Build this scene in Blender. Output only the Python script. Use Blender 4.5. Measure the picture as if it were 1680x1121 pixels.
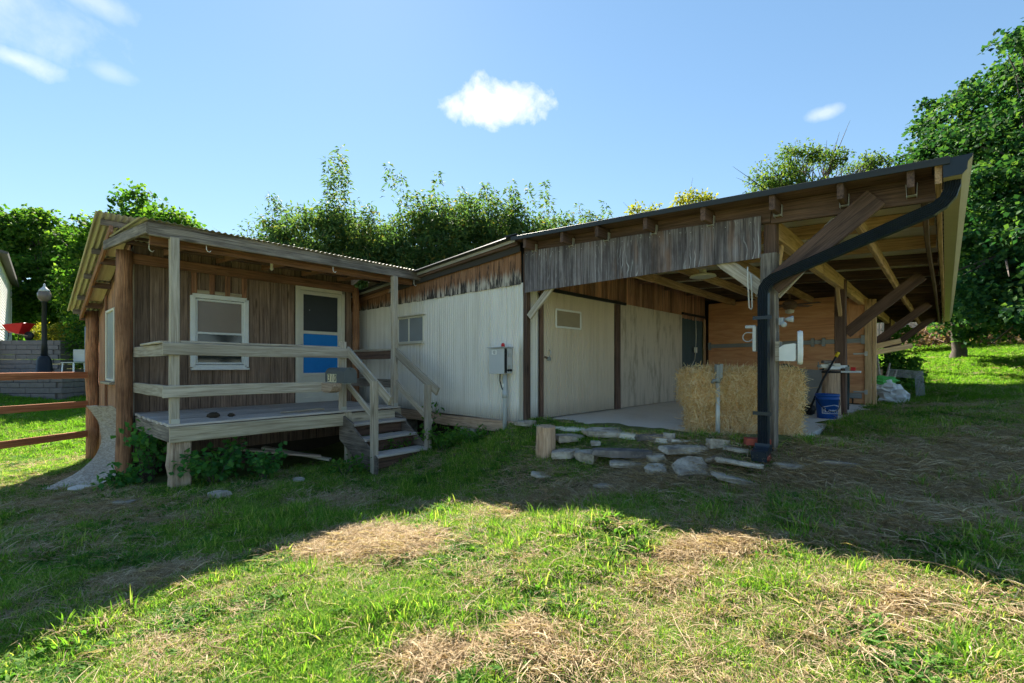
import bpy, math, random
import numpy as np
from mathutils import Vector, Matrix

for _o in list(bpy.data.objects): bpy.data.objects.remove(_o)
random.seed(7); rng = np.random.default_rng(11)
R = math.radians
SC = bpy.context.scene
COL = SC.collection

# ------------------------------------------------------------------ camera
cam = bpy.data.objects.new('camera', bpy.data.cameras.new('camera')); COL.objects.link(cam)
cam.location = (0, 0, 1.6); cam.rotation_euler = (R(90), 0, 0)
cam.data.sensor_width = 36; cam.data.lens = 16.0; cam.data.shift_y = 0.0235
cam.data.clip_start = .05; cam.data.clip_end = 1500
SC.camera = cam
SC.render.resolution_x, SC.render.resolution_y = 1024, 683

# ------------------------------------------------------------------ world: Nishita sky with a few small clouds
SUN_AZ, SUN_EL = R(-18.6), R(44)          # azimuth measured from +Y towards +X
W_ = bpy.data.worlds.new('World'); SC.world = W_; W_.use_nodes = True
nt = W_.node_tree; nt.nodes.clear()
def wn(t, **k):
    n = nt.nodes.new(t)
    for a, b in k.items(): setattr(n, a, b)
    return n
sky = wn('ShaderNodeTexSky', sky_type='NISHITA', sun_disc=False, sun_elevation=SUN_EL, sun_rotation=SUN_AZ,
         altitude=100, air_density=1.0, dust_density=0.05, ozone_density=2.2)
tc = wn('ShaderNodeTexCoord')
sep = wn('ShaderNodeSeparateXYZ'); nt.links.new(tc.outputs['Generated'], sep.inputs[0])
def wm(op, a, b=None, clamp=False):
    n = wn('ShaderNodeMath', operation=op, use_clamp=clamp)
    for i, v in enumerate((a, b)):
        if v is None: continue
        if isinstance(v, (int, float)): n.inputs[i].default_value = v
        else: nt.links.new(v, n.inputs[i])
    return n.outputs[0]
az = wm('ARCTAN2', sep.outputs[0], sep.outputs[1]); el = wm('ARCSINE', sep.outputs[2])
nz1 = wn('ShaderNodeTexNoise'); nz1.inputs['Scale'].default_value = 11; nz1.inputs['Detail'].default_value = 8; nz1.inputs['Roughness'].default_value = .62
nz1.inputs['Distortion'].default_value = .3
nt.links.new(tc.outputs['Generated'], nz1.inputs['Vector'])
nz2 = wn('ShaderNodeTexNoise'); nz2.inputs['Scale'].default_value = 34; nz2.inputs['Detail'].default_value = 6
nt.links.new(tc.outputs['Generated'], nz2.inputs['Vector'])
def cloud(a0, e0, ra, re, gain, soft):
    dx = wm('DIVIDE', wm('SUBTRACT', az, R(a0)), R(ra)); dy = wm('DIVIDE', wm('SUBTRACT', el, R(e0)), R(re))
    d = wm('SQRT', wm('ADD', wm('MULTIPLY', dx, dx), wm('MULTIPLY', dy, dy)))
    n = wm('ADD', wm('MULTIPLY', wm('SUBTRACT', nz1.outputs[0], .5), 1.9), wm('MULTIPLY', wm('SUBTRACT', nz2.outputs[0], .5), .6))
    m = wm('DIVIDE', wm('ADD', wm('SUBTRACT', 1.0, d), n), soft, True)
    return wm('MULTIPLY', m, gain)
masks = [cloud(-1.9, 29.8, 7.0, 2.6, 1.0, .6), cloud(-49.5, 28.0, 8, 3.6, .42, 1.0), cloud(-47.5, 24.5, 3.4, .9, .45, .8),
         cloud(-41.5, 25.8, 2.0, .8, .22, .9), cloud(34.5, 24.6, 2.0, .7, .4, .9), cloud(-43, 30.5, 4, 1.2, .3, .9)]
m = masks[0]
for k in masks[1:]: m = wm('MAXIMUM', m, k)
mixc = wn('ShaderNodeMixRGB'); nt.links.new(m, mixc.inputs[0]); SKY_K, SKY_TINT = .10, (.60, .71, .765)          # soft shoulder over the whole sky, then an even tint
def wmix(mode, a, b):
    n = wn('ShaderNodeMixRGB', blend_type=mode); n.inputs[0].default_value = 1
    for i, v in ((1, a), (2, b)):
        if isinstance(v, tuple): n.inputs[i].default_value = (*v, 1)
        else: nt.links.new(v, n.inputs[i])
    return n.outputs[0]
skc = wmix('DIVIDE', sky.outputs[0], wmix('ADD', wmix('MULTIPLY', sky.outputs[0], (SKY_K,)*3), (1., 1., 1.)))
nt.links.new(wmix('MULTIPLY', skc, SKY_TINT), mixc.inputs[1]); mixc.inputs[2].default_value = (3.6, 3.64, 3.72, 1)
bg = wn('ShaderNodeBackground'); bg.inputs['Strength'].default_value = 0.057
nt.links.new(mixc.outputs[0], bg.inputs['Color'])
wo = wn('ShaderNodeOutputWorld'); nt.links.new(bg.outputs[0], wo.inputs[0])

# ------------------------------------------------------------------ sun
sl = bpy.data.lights.new('sun', 'SUN'); sl.energy = 2.75; sl.angle = R(.55); sl.color = (1, .93, .80)
so = bpy.data.objects.new('sun', sl); COL.objects.link(so)
sd = Vector((math.sin(SUN_AZ)*math.cos(SUN_EL), math.cos(SUN_AZ)*math.cos(SUN_EL), math.sin(SUN_EL)))
so.rotation_euler = sd.to_track_quat('Z', 'Y').to_euler(); so.location = (0, 0, 30)

SC.view_settings.view_transform = 'Standard'; SC.view_settings.look = 'None'
SC.view_settings.exposure = 2.75; SC.view_settings.gamma = 1; SC.view_settings.use_curve_mapping = False
try:
    SC.cycles.max_bounces = 8; SC.cycles.diffuse_bounces = 6; SC.cycles.glossy_bounces = 2; SC.cycles.transmission_bounces = 3; SC.cycles.transparent_max_bounces = 4
    SC.cycles.use_adaptive_sampling = True; SC.cycles.adaptive_threshold = .03
except Exception: pass

# ================================================================== helpers: materials
def mat(name, build):
    m = bpy.data.materials.new(name); m.use_nodes = True
    t = m.node_tree; t.nodes.clear()
    b = t.nodes.new('ShaderNodeBsdfPrincipled'); o = t.nodes.new('ShaderNodeOutputMaterial')
    t.links.new(b.outputs[0], o.inputs[0]); b.inputs['Roughness'].default_value = .8
    b.inputs['Specular IOR Level'].default_value = .3
    build(N(t, b, o)); return m
class N:
    def __init__(s, t, b, o): s.t, s.b, s.o = t, b, o
    def n(s, ty, **k):
        x = s.t.nodes.new(ty)
        for a, v in k.items(): setattr(x, a, v)
        return x
    def l(s, a, b): s.t.links.new(a, b)
    def coord(s, scale=(1, 1, 1), rnd=True, kind='Object'):
        c = s.n('ShaderNodeTexCoord'); out = c.outputs[kind]
        if rnd:
            oi = s.n('ShaderNodeObjectInfo'); mu = s.n('ShaderNodeVectorMath', operation='SCALE')
            mu.inputs[0].default_value = (31.7, 17.3, 23.1); s.l(oi.outputs['Random'], mu.inputs['Scale'])
            ad = s.n('ShaderNodeVectorMath', operation='ADD'); s.l(out, ad.inputs[0]); s.l(mu.outputs[0], ad.inputs[1]); out = ad.outputs[0]
        mp = s.n('ShaderNodeMapping'); mp.inputs['Scale'].default_value = scale; s.l(out, mp.inputs[0]); return mp.outputs[0]
    def noise(s, v, scale=5, detail=4, rough=.55, dist=0):
        x = s.n('ShaderNodeTexNoise'); s.l(v, x.inputs['Vector']); x.inputs['Scale'].default_value = scale
        x.inputs['Detail'].default_value = detail; x.inputs['Roughness'].default_value = rough; x.inputs['Distortion'].default_value = dist; return x.outputs[0]
    def ramp(s, f, stops):
        r = s.n('ShaderNodeValToRGB'); s.l(f, r.inputs[0]); e = r.color_ramp.elements
        while len(e) < len(stops): e.new(.5)
        for i, (p, c) in enumerate(stops): e[i].position = p; e[i].color = (*c, 1) if len(c) == 3 else c
        return r.outputs[0]
    def mix(s, f, a, b, mode='MIX'):
        x = s.n('ShaderNodeMixRGB', blend_type=mode)
        for i, v in enumerate((f, a, b)):
            if isinstance(v, (int, float)): x.inputs[i].default_value = v
            elif isinstance(v, tuple): x.inputs[i].default_value = (*v, 1)
            else: s.l(v, x.inputs[i])
        return x.outputs[0]
    def math(s, op, a, b=None, clamp=False):
        x = s.n('ShaderNodeMath', operation=op, use_clamp=clamp)
        for i, v in enumerate((a, b)):
            if v is None: continue
            if isinstance(v, (int, float)): x.inputs[i].default_value = v
            else: s.l(v, x.inputs[i])
        return x.outputs[0]
    def bump(s, hgt, strength=.4, dist=.01):
        x = s.n('ShaderNodeBump'); x.inputs['Strength'].default_value = strength; x.inputs['Distance'].default_value = dist
        s.l(hgt, x.inputs['Height']); s.l(x.outputs[0], s.b.inputs['Normal'])
    def col(s, c):
        if isinstance(c, tuple): s.b.inputs['Base Color'].default_value = (*c, 1)
        else: s.l(c, s.b.inputs['Base Color'])
    def set(s, **k):
        for a, v in k.items(): s.b.inputs[a.replace('_', ' ')].default_value = v

def mul(c, k): return tuple(min(1, x*k) for x in c)

def wood(name, main, dark, light, grain=1.0, lightamt=.35, stain=.5, rough=.85, var=.35, bump=.5, along=(.55, 14, 14)):
    """weathered timber, grain along local X"""
    def f(q):
        v = q.coord(tuple(a*grain for a in along))
        g1 = q.noise(v, 2.2, 7, .68, .9)
        v2 = q.coord((along[0]*2.5*grain, along[1]*4*grain, along[2]*4*grain)); g2 = q.noise(v2, 2.0, 4, .6)
        v3 = q.coord((.9, 2.2, 2.2)); g3 = q.noise(v3, 1.6, 4, .6)
        c = q.mix(q.ramp(g1, [(.36, (0, 0, 0)), (.62, (1, 1, 1))]), dark, main)
        la = q.math('MULTIPLY', q.ramp(g2, [(.47, (0, 0, 0)), (.66, (1, 1, 1))]), lightamt)
        c = q.mix(la, c, light)
        sa = q.math('MULTIPLY', q.ramp(g3, [(.45, (0, 0, 0)), (.70, (1, 1, 1))]), stain)
        c = q.mix(sa, c, mul(dark, .8))
        vo = q.n('ShaderNodeTexVoronoi'); q.l(q.coord((1.1, 5.5, 5.5)), vo.inputs['Vector']); vo.inputs['Scale'].default_value = 1.0
        kn = q.math('MULTIPLY', q.ramp(vo.outputs['Distance'], [(.05, (1, 1, 1)), (.13, (0, 0, 0))]), .75); c = q.mix(kn, c, mul(dark, .55))
        oi = q.n('ShaderNodeObjectInfo')
        br = q.math('ADD', q.math('MULTIPLY', oi.outputs['Random'], var), 1-var*.5)
        cc = q.n('ShaderNodeVectorMath', operation='SCALE'); q.l(c, cc.inputs[0]); q.l(br, cc.inputs['Scale'])
        q.col(cc.outputs[0]); q.set(Roughness=rough)
        q.bump(q.math('ADD', q.math('MULTIPLY', g1, .7), q.math('MULTIPLY', g2, .5)), bump, .006)
    return mat(name, f)

M = {}
M['grey_wood'] = wood('grey_wood', (.53, .455, .36), (.25, .20, .145), (.68, .61, .51), stain=.3)
M['deck_wood'] = wood('deck_wood', (.668, .575, .501), (.335, .278, .241), (.820, .820, .820), stain=.35)
M['rim_wood'] = wood('rim_wood', (.56, .475, .34), (.28, .22, .145), (.68, .60, .47), stain=.35)
M['post_timber'] = wood('post_timber', (.672, .492, .352), (.280, .176, .115), (.820, .703, .545), grain=1.3, stain=.25)
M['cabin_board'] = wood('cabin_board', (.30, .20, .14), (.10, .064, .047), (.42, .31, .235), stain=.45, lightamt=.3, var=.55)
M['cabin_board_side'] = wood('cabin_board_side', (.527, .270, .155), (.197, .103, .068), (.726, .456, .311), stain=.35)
M['log'] = wood('log', (.50, .235, .115), (.12, .052, .03), (.62, .36, .20), grain=1.6, stain=.6, bump=1.0, lightamt=.5)
M['red_beam'] = wood('red_beam', (.40, .19, .105), (.15, .07, .042), (.52, .31, .19), stain=.45)
M['grey_beam'] = wood('grey_beam', (.31, .255, .205), (.06, .046, .038), (.47, .41, .35), stain=.65, bump=.7)
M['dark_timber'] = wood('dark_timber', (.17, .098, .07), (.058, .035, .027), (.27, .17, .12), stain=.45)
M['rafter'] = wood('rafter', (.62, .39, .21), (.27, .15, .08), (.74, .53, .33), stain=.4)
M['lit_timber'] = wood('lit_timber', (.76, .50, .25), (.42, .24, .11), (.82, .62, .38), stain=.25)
M['inner_board'] = wood('inner_board', (.511, .229, .133), (.128, .073, .058), (.820, .530, .361), stain=.5, var=.6)
M['fence_rail'] = wood('fence_rail', (.46, .185, .09), (.24, .09, .045), (.55, .27, .15), stain=.2)
M['picket'] = wood('picket', (.478, .395, .341), (.275, .225, .191), (.637, .558, .505), stain=.2)
M['sheathing'] = wood('sheathing', (.80, .71, .53), (.66, .55, .39), (.82, .77, .65), stain=.2, bump=.15, lightamt=.25)
M['stump_wood'] = wood('stump_wood', (.583, .394, .256), (.253, .147, .090), (.817, .623, .457), grain=1.4, stain=.4, bump=.8)
M['brush_wood'] = wood('brush_wood', (.340, .220, .150), (.170, .100, .070), (.460, .340, .250), stain=.2)

def f(q):   # scorched-looking barn boards: orange tops, black weather stain, bleached lower ends (local X runs up the board)
    g = q.noise(q.coord((.8, 30, 30)), 2, 6, .65); b1 = q.noise(q.coord((1.6, 9, 9)), 1.3, 5, .65); b2 = q.noise(q.coord((.9, 16, 16)), 1.6, 4, .6)
    tcn = q.n('ShaderNodeTexCoord'); sx = q.n('ShaderNodeSeparateXYZ'); q.l(tcn.outputs['Object'], sx.inputs[0]); hgt = q.math('MULTIPLY', sx.outputs[0], 2.6)
    c = q.ramp(g, [(.3, (.13, .06, .032)), (.55, (.34, .165, .085)), (.75, (.50, .29, .17))])
    pale = q.math('MULTIPLY', q.ramp(q.math('SUBTRACT', b2, hgt), [(.52, (0, 0, 0)), (.85, (1, 1, 1))]), .8); c = q.mix(pale, c, (.60, .54, .46))
    blk = q.ramp(q.math('ADD', b1, q.math('MULTIPLY', hgt, -.18)), [(.50, (0, 0, 0)), (.60, (1, 1, 1))]); c = q.mix(q.math('MULTIPLY', blk, .93), c, (.022, .019, .019))
    q.col(c); q.set(Roughness=.9); q.bump(g, .6, .005)
M['barn_board'] = mat('barn_board', f)
def f(q):   # weathered plywood header: pale raised cathedral grain over dark violet grey
    v = q.coord((.42, 2.6, 2.6)); n0 = q.noise(v, 1.3, 3, .5)
    wv = q.n('ShaderNodeTexWave', wave_type='BANDS', bands_direction='Y'); q.l(q.coord((.5, 1.0, 1.0)), wv.inputs['Vector'])
    wv.inputs['Scale'].default_value = 6.0; wv.inputs['Distortion'].default_value = 14; wv.inputs['Detail'].default_value = 3; wv.inputs['Detail Scale'].default_value = .55; wv.inputs['Detail Roughness'].default_value = .6
    fine = q.noise(q.coord((1.2, 40, 40)), 2, 5, .65); pt = q.noise(q.coord((1.3, 1.6, 1.6)), 1.7, 4, .6)
    st = q.noise(q.coord((.35, 11, 11)), 1.8, 6, .7, .6)
    c = q.ramp(st, [(.32, (.04, .032, .033)), (.48, (.115, .092, .092)), (.60, (.23, .195, .195)), (.74, (.50, .465, .465))])
    c = q.mix(q.math('MULTIPLY', q.ramp(fine, [(.48, (0, 0, 0)), (.66, (1, 1, 1))]), .35), c, (.46, .43, .43))
    lines = q.math('MULTIPLY', q.ramp(wv.outputs['Fac'], [(.86, (0, 0, 0)), (.97, (1, 1, 1))]), q.ramp(pt, [(.50, (.0, .0, .0)), (.64, (1, 1, 1))]))
    c = q.mix(q.math('MULTIPLY', lines, .55), c, (.62, .60, .60))
    c = q.mix(q.math('MULTIPLY', q.ramp(q.noise(q.coord((.6, 3, 3)), 1.9, 3), [(.58, (0, 0, 0)), (.75, (1, 1, 1))]), .7), c, (.26, .135, .075))
    c = q.mix(q.math('MULTIPLY', q.ramp(q.noise(q.coord((.8, 2.2, 2.2)), 1.2, 5, .7), [(.50, (0, 0, 0)), (.66, (1, 1, 1))]), .75), c, (.05, .038, .036))
    q.col(c); q.bump(q.math('ADD', lines, q.math('ADD', st, fine)), .5, .004)
M['header_ply'] = mat('header_ply', f)
def f(q):   # orange plywood
    v = q.coord((.5, 3.2, 3.2)); g = q.noise(v, 2.2, 6, .6, 1.6); g2 = q.noise(q.coord((1.4, 22, 22)), 2, 4, .6)
    c = q.ramp(g, [(.30, (.56, .24, .11)), (.5, (.76, .37, .17)), (.72, (.84, .48, .25))])
    c = q.mix(q.math('MULTIPLY', g2, .35), c, (.30, .10, .035))
    c = q.mix(q.math('MULTIPLY', q.ramp(q.noise(q.coord((1, 1, 1)), 1.1, 4), [(.55, (0, 0, 0)), (.75, (1, 1, 1))]), .3), c, (.20, .075, .035))
    q.col(c); q.set(Roughness=.6); q.bump(g, .15, .003)
M['orange_ply'] = mat('orange_ply', f)

def metal_sheet(name, c1, c2, dirt, rough=.5, metallic=.0, dirtamt=.5, along=(.35, 6, 6), splash=0.0):
    def f(q):
        a = q.noise(q.coord(along), 2.0, 5, .6); b = q.noise(q.coord((along[0]*.9+.05, along[1]*.55, along[2]*.55)), 2.2, 6, .7)
        c = q.mix(a, c1, c2)
        c = q.mix(q.math('MULTIPLY', q.ramp(b, [(.50, (0, 0, 0)), (.74, (1, 1, 1))]), dirtamt), c, dirt)
        st = q.noise(q.coord((along[0]*1.3, along[1]*4, along[2]*4)), 1.6, 4, .7)
        c = q.mix(q.math('MULTIPLY', q.ramp(st, [(.54, (0, 0, 0)), (.75, (1, 1, 1))]), dirtamt*.8), c, dirt)
        if splash:      # mud splash along the foot of the sheet (local X runs up)
            t = q.n('ShaderNodeTexCoord'); sx = q.n('ShaderNodeSeparateXYZ'); q.l(t.outputs['Object'], sx.inputs[0])
            mm = q.ramp(q.math('ADD', q.math('MULTIPLY', sx.outputs[0], 2.2), q.math('MULTIPLY', st, .9)), [(.45, (1, 1, 1)), (1.0, (0, 0, 0))])
            c = q.mix(q.math('MULTIPLY', mm, splash), c, mul(dirt, .75))
        q.col(c); q.set(Roughness=rough, Metallic=metallic); q.bump(b, .05, .01)
    return mat(name, f)
M['white_sheet'] = metal_sheet('white_sheet', (.80, .745, .675), (.84, .79, .72), (.52, .45, .355), .5, dirtamt=.65, along=(.2, 5, 5), splash=.85)
M['tan_sheet'] = metal_sheet('tan_sheet', (.62, .515, .385), (.69, .58, .445), (.43, .345, .24), .55, dirtamt=.6, along=(.2, 5, 5), splash=.5)
M['stained_panel'] = metal_sheet('stained_panel', (.57, .48, .37), (.64, .54, .43), (.21, .165, .11), .7, dirtamt=1.0, along=(.5, 3, 3))
M['dark_sheet'] = metal_sheet('dark_sheet', (.03, .05, .055), (.05, .075, .08), (.02, .025, .025), .5)
M['dark_roof'] = metal_sheet('dark_roof', (.03, .033, .035), (.05, .052, .05), (.035, .03, .025), .5, metallic=.2)
M['galv'] = metal_sheet('galv', (.50, .50, .47), (.60, .59, .55), (.36, .31, .23), .45, metallic=.35)
M['rust_roof'] = metal_sheet('rust_roof', (.44, .42, .34), (.52, .49, .39), (.26, .18, .11), .5, metallic=.25)
M['grey_bar'] = metal_sheet('grey_bar', (.26, .275, .265), (.34, .35, .34), (.2, .17, .13), .45, metallic=.3)
M['downspout'] = metal_sheet('downspout', (.018, .025, .034), (.028, .037, .048), (.05, .046, .04), .3, dirtamt=.25)
M['gutter'] = metal_sheet('gutter', (.40, .33, .21), (.47, .40, .27), (.3, .23, .14), .45, dirtamt=.3)
M['hanger'] = metal_sheet('hanger', (.50, .49, .46), (.58, .57, .53), (.3, .25, .2), .5, metallic=.5)
M['concrete'] = metal_sheet('concrete', (.74, .68, .60), (.80, .74, .66), (.58, .51, .43), .9, along=(1, 1, 1))
M['block'] = metal_sheet('block', (.15, .13, .12), (.21, .185, .17), (.1, .09, .085), .95, along=(3, 3, 3))

def plain(name, c, rough=.6, var=.12, metallic=0, scale=8, spec=.3):
    def f(q):
        n = q.noise(q.coord((1, 1, 1)), scale, 5, .6)
        q.col(q.mix(n, mul(c, 1-var), mul(c, 1+var))); q.set(Roughness=rough, Metallic=metallic); q.b.inputs['Specular IOR Level'].default_value = spec
    return mat(name, f)
M['cream'] = plain('cream', (.68, .63, .52), .55); M['white'] = plain('white', (.80, .785, .75), .45); M['white_paint'] = plain('white_paint', (.74, .73, .70), .55)
M['blue_panel'] = plain('blue_panel', (.012, .21, .60), .5, .08); M['screen'] = plain('screen', (.05, .055, .057), .4)
M['blind'] = plain('blind', (.26, .20, .16), .18, .08); M['black'] = plain('black', (.012, .012, .013), .5); M['red'] = plain('red', (.6, .02, .02), .4)
M['yellow'] = plain('yellow', (.75, .5, .02), .5); M['bucket_blue'] = plain('bucket_blue', (.012, .075, .30), .42, .1)
M['mailbox'] = plain('mailbox', (.115, .125, .125), .5, .15); M['digit'] = plain('digit', (.02, .018, .015), .6); M['plate'] = plain('plate', (.74, .66, .42), .6)
M['grey_box'] = plain('grey_box', (.52, .525, .53), .45, .08); M['pvc'] = plain('pvc', (.46, .47, .47), .5, .1); M['lamp_black'] = plain('lamp_black', (.012, .014, .018), .4)
M['globe'] = plain('globe', (.17, .13, .11), .2, .1); M['brick'] = plain('brick', (.33, .075, .05), .9, .3, scale=20); M['bag_white'] = plain('bag_white', (.60, .60, .60), .5, .15); M['bag_green'] = plain('bag_green', (.08, .40, .08), .45, .2)
M['tarp'] = plain('tarp', (.02, .035, .035), .5, .3); M['grey_board'] = plain('grey_board', (.30, .29, .27), .9, .15); M['rope'] = plain('rope', (.62, .58, .5), .9); M['siding'] = plain('siding', (.66, .66, .64), .6, .04)
M['house_roof'] = plain('house_roof', (.12, .11, .10), .9); M['mesh_wire'] = plain('mesh_wire', (.30, .30, .31), .5, .1, .4); M['bulb'] = plain('bulb', (.74, .70, .60), .35); M['fan_brown'] = plain('fan_brown', (.16, .095, .06), .6)
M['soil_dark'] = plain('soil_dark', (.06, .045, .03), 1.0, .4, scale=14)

def f(q):   # buff and grey stone with lichen, chips, dark blotches and fine dark specks
    v = q.coord((1, 1, 1)); n = q.noise(v, 5, 8, .7); n2 = q.noise(v, 26, 6, .75); n3 = q.noise(v, 3.3, 6, .65)
    oi = q.n('ShaderNodeObjectInfo')
    base = q.mix(oi.outputs['Random'], (.46, .39, .315), (.68, .60, .49))
    c = q.mix(q.ramp(n, [(.38, (0, 0, 0)), (.60, (1, 1, 1))]), (.25, .205, .165), base)
    c = q.mix(q.math('MULTIPLY', q.ramp(n3, [(.52, (0, 0, 0)), (.60, (1, 1, 1))]), .6), c, (.62, .57, .49))
    c = q.mix(q.math('MULTIPLY', q.ramp(n2, [(.58, (0, 0, 0)), (.70, (1, 1, 1))]), .6), c, (.12, .10, .08))
    q.col(c); q.set(Roughness=.95); q.bump(q.math('ADD', n, q.math('MULTIPLY', n2, .8)), 1.0, .03)
M['stone'] = mat('stone', f)
def f(q):
    v = q.coord((1, 1, 1)); n = q.noise(v, 6, 8, .65); n2 = q.noise(v, 25, 5, .7)
    q.col(q.ramp(n, [(.3, (.09, .08, .078)), (.55, (.19, .165, .15)), (.75, (.34, .295, .255))])); q.set(Roughness=.9); q.bump(q.math('ADD', n, q.math('MULTIPLY', n2, .6)), .8, .02)
M['dark_stone'] = mat('dark_stone', f)
def f(q):   # strand board: pale wood flakes lying across each other
    vo = q.n('ShaderNodeTexVoronoi'); q.l(q.coord((14, 14, 40)), vo.inputs['Vector']); vo.inputs['Scale'].default_value = 3.0
    se = q.n('ShaderNodeSeparateXYZ'); q.l(vo.outputs['Color'], se.inputs[0]); n = q.noise(q.coord((1, 1, 1)), 2.2, 5, .65)
    c = q.ramp(se.outputs[0], [(.1, (.36, .30, .245)), (.5, (.47, .405, .335)), (.9, (.58, .51, .43))])
    c = q.mix(q.math('MULTIPLY', q.ramp(n, [(.45, (0, 0, 0)), (.7, (1, 1, 1))]), .55), c, (.22, .17, .13)); q.col(c); q.set(Roughness=.95); q.bump(se.outputs[0], .8, .01)
M['strand_board'] = mat('strand_board', f)
def f(q):   # window pane: dark glass
    q.col((.03, .035, .035)); q.set(Roughness=.08); q.b.inputs['Specular IOR Level'].default_value = .7
M['pane_tan'] = plain('pane_tan', (.34, .27, .18), .6, .15)
M['glass'] = mat('glass', f)
def f(q):   # insect screen pane in grey
    n = q.noise(q.coord((1, 1, 1)), 3, 4); q.col(q.mix(n, (.22, .235, .25), (.33, .35, .37))); q.set(Roughness=.35)
M['grey_screen'] = mat('grey_screen', f)

def leafmat(name, stops, trans=.45, rough=.55, tcol=1.35, bycoord=0.0):
    def f(q):
        oi = q.n('ShaderNodeObjectInfo'); g = q.n('ShaderNodeNewGeometry')
        r = oi.outputs['Random'] if trans < 0 else g.outputs['Random Per Island']
        if bycoord:
            nn = q.noise(q.coord((1, 1, 1), rnd=False), bycoord, 3, .6); r = q.math('ADD', q.math('MULTIPLY', r, .5), q.math('MULTIPLY', q.math('SUBTRACT', nn, .22), .85), True)
        c = q.ramp(r, stops); q.col(c); q.set(Roughness=.7); q.b.inputs['Specular IOR Level'].default_value = .14
        tr = q.n('ShaderNodeBsdfTranslucent'); sc = q.n('ShaderNodeVectorMath', operation='MULTIPLY'); q.l(c, sc.inputs[0]); sc.inputs[1].default_value = (tcol*1.15, tcol*1.25, tcol*.55); q.l(sc.outputs[0], tr.inputs[0])
        ms = q.n('ShaderNodeMixShader'); ms.inputs[0].default_value = abs(trans); q.l(q.b.outputs[0], ms.inputs[1]); q.l(tr.outputs[0], ms.inputs[2]); q.l(ms.outputs[0], q.o.inputs[0])
    return mat(name, f)
M['grass_blade'] = leafmat('grass_blade', [(0, (.085, .185, .028)), (.45, (.14, .285, .035)), (.8, (.23, .355, .05)), (1, (.40, .42, .13))], .42, tcol=1.45)
M['lawn_blade'] = leafmat('lawn_blade', [(0, (.05, .12, .012)), (.5, (.085, .185, .018)), (1, (.14, .24, .03))], .5, tcol=1.7)
M['dry_blade'] = leafmat('dry_blade', [(0, (.27, .185, .105)), (.5, (.44, .325, .20)), (1, (.64, .52, .36))], .3, tcol=1.1)
M['straw'] = leafmat('straw', [(0, (.62, .36, .14)), (.35, (.84, .58, .29)), (1, (.92, .78, .56))], .3, tcol=1.0)
M['weed_leaf'] = leafmat('weed_leaf', [(0, (.045, .13, .025)), (.6, (.08, .19, .03)), (1, (.14, .25, .045))], .45, tcol=1.5)
M['vine_leaf'] = leafmat('vine_leaf', [(0, (.045, .15, .045)), (.7, (.075, .21, .05)), (1, (.14, .29, .05))], .4, tcol=1.6)
M['maple_leaf'] = leafmat('maple_leaf', [(0, (.014, .06, .028)), (.45, (.03, .09, .03)), (.8, (.06, .14, .035)), (1, (.12, .20, .045))], .36, tcol=1.35)
M['peach_leaf'] = leafmat('peach_leaf', [(0, (.04, .085, .035)), (.5, (.065, .12, .04)), (.93, (.12, .17, .05)), (1, (.24, .18, .05))], .45, tcol=1.55)
M['locust_leaf'] = leafmat('locust_leaf', [(0, (.04, .09, .022)), (.6, (.075, .13, .03)), (1, (.16, .18, .04))], .45, tcol=1.5)
M['gold_leaf'] = leafmat('gold_leaf', [(0, (.10, .14, .02)), (.6, (.24, .23, .03)), (1, (.36, .30, .04))], .45, tcol=1.4)
M['left_leaf'] = leafmat('left_leaf', [(0, (.022, .065, .014)), (.5, (.055, .125, .018)), (1, (.13, .20, .03))], .48, tcol=1.8)
M['dead_leaf'] = leafmat('dead_leaf', [(0, (.14, .075, .04)), (.6, (.30, .19, .12)), (1, (.46, .34, .24))], .25, tcol=1.0)
M['bark'] = wood('bark', (.140, .110, .085), (.050, .038, .030), (.220, .190, .160), grain=1.6, bump=1)
def f(q):
    at = q.n('ShaderNodeAttribute', attribute_name='dry'); v = q.coord((1, 1, 1), rnd=False)
    n = q.noise(v, 9, 8, .7); n2 = q.noise(v, 60, 4, .7); n3 = q.noise(v, 1.3, 5, .6)
    green = q.mix(n, (.10, .135, .035), (.17, .205, .06)); thatch = q.ramp(n, [(.3, (.20, .145, .095)), (.5, (.36, .28, .185)), (.7, (.52, .43, .31))])
    fac = q.math('ADD', at.outputs['Fac'], q.math('MULTIPLY', q.math('SUBTRACT', n3, .5), 1.1), True)
    c = q.mix(fac, green, thatch); c = q.mix(q.math('MULTIPLY', n2, .35), c, (.06, .045, .03)); q.col(c); q.set(Roughness=1); q.b.inputs['Specular IOR Level'].default_value = .05
    q.bump(q.math('ADD', n, q.math('MULTIPLY', n2, .5)), .8, .03)
M['ground'] = mat('ground', f)

# ================================================================== helpers: objects
WM = {}
def link(name, me, parent=None, Mx=None, label=None, cat=None, group=None, kind=None, m=None):
    o = bpy.data.objects.new(name, me); COL.objects.link(o)
    Mx = Mx or Matrix.Identity(4); WM[o] = Mx
    if parent is not None:
        o.parent = parent; o.matrix_basis = WM[parent].inverted() @ Mx
    else: o.matrix_basis = Mx
    for k, v in (('label', label), ('category', cat), ('group', group), ('kind', kind)):
        if v: o[k] = v
    if m is not None and me is not None and not me.materials: me.materials.append(M[m] if isinstance(m, str) else m)
    return o
def thing(name, loc, label, cat, rz=0, group=None):
    return link(name, None, None, Matrix.Translation(Vector(loc)) @ Matrix.Rotation(rz, 4, 'Z'), label, cat, group)
def axes(x, up):
    X = Vector(x).normalized(); Z = Vector(up); Z = (Z - X*Z.dot(X))
    if Z.length < 1e-6: Z = X.orthogonal()
    Z.normalize(); Y = Z.cross(X); return X, Y, Z
def frame(o, X, Y, Z):
    return Matrix(((X[0], Y[0], Z[0], o[0]), (X[1], Y[1], Z[1], o[1]), (X[2], Y[2], Z[2], o[2]), (0, 0, 0, 1)))
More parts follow.
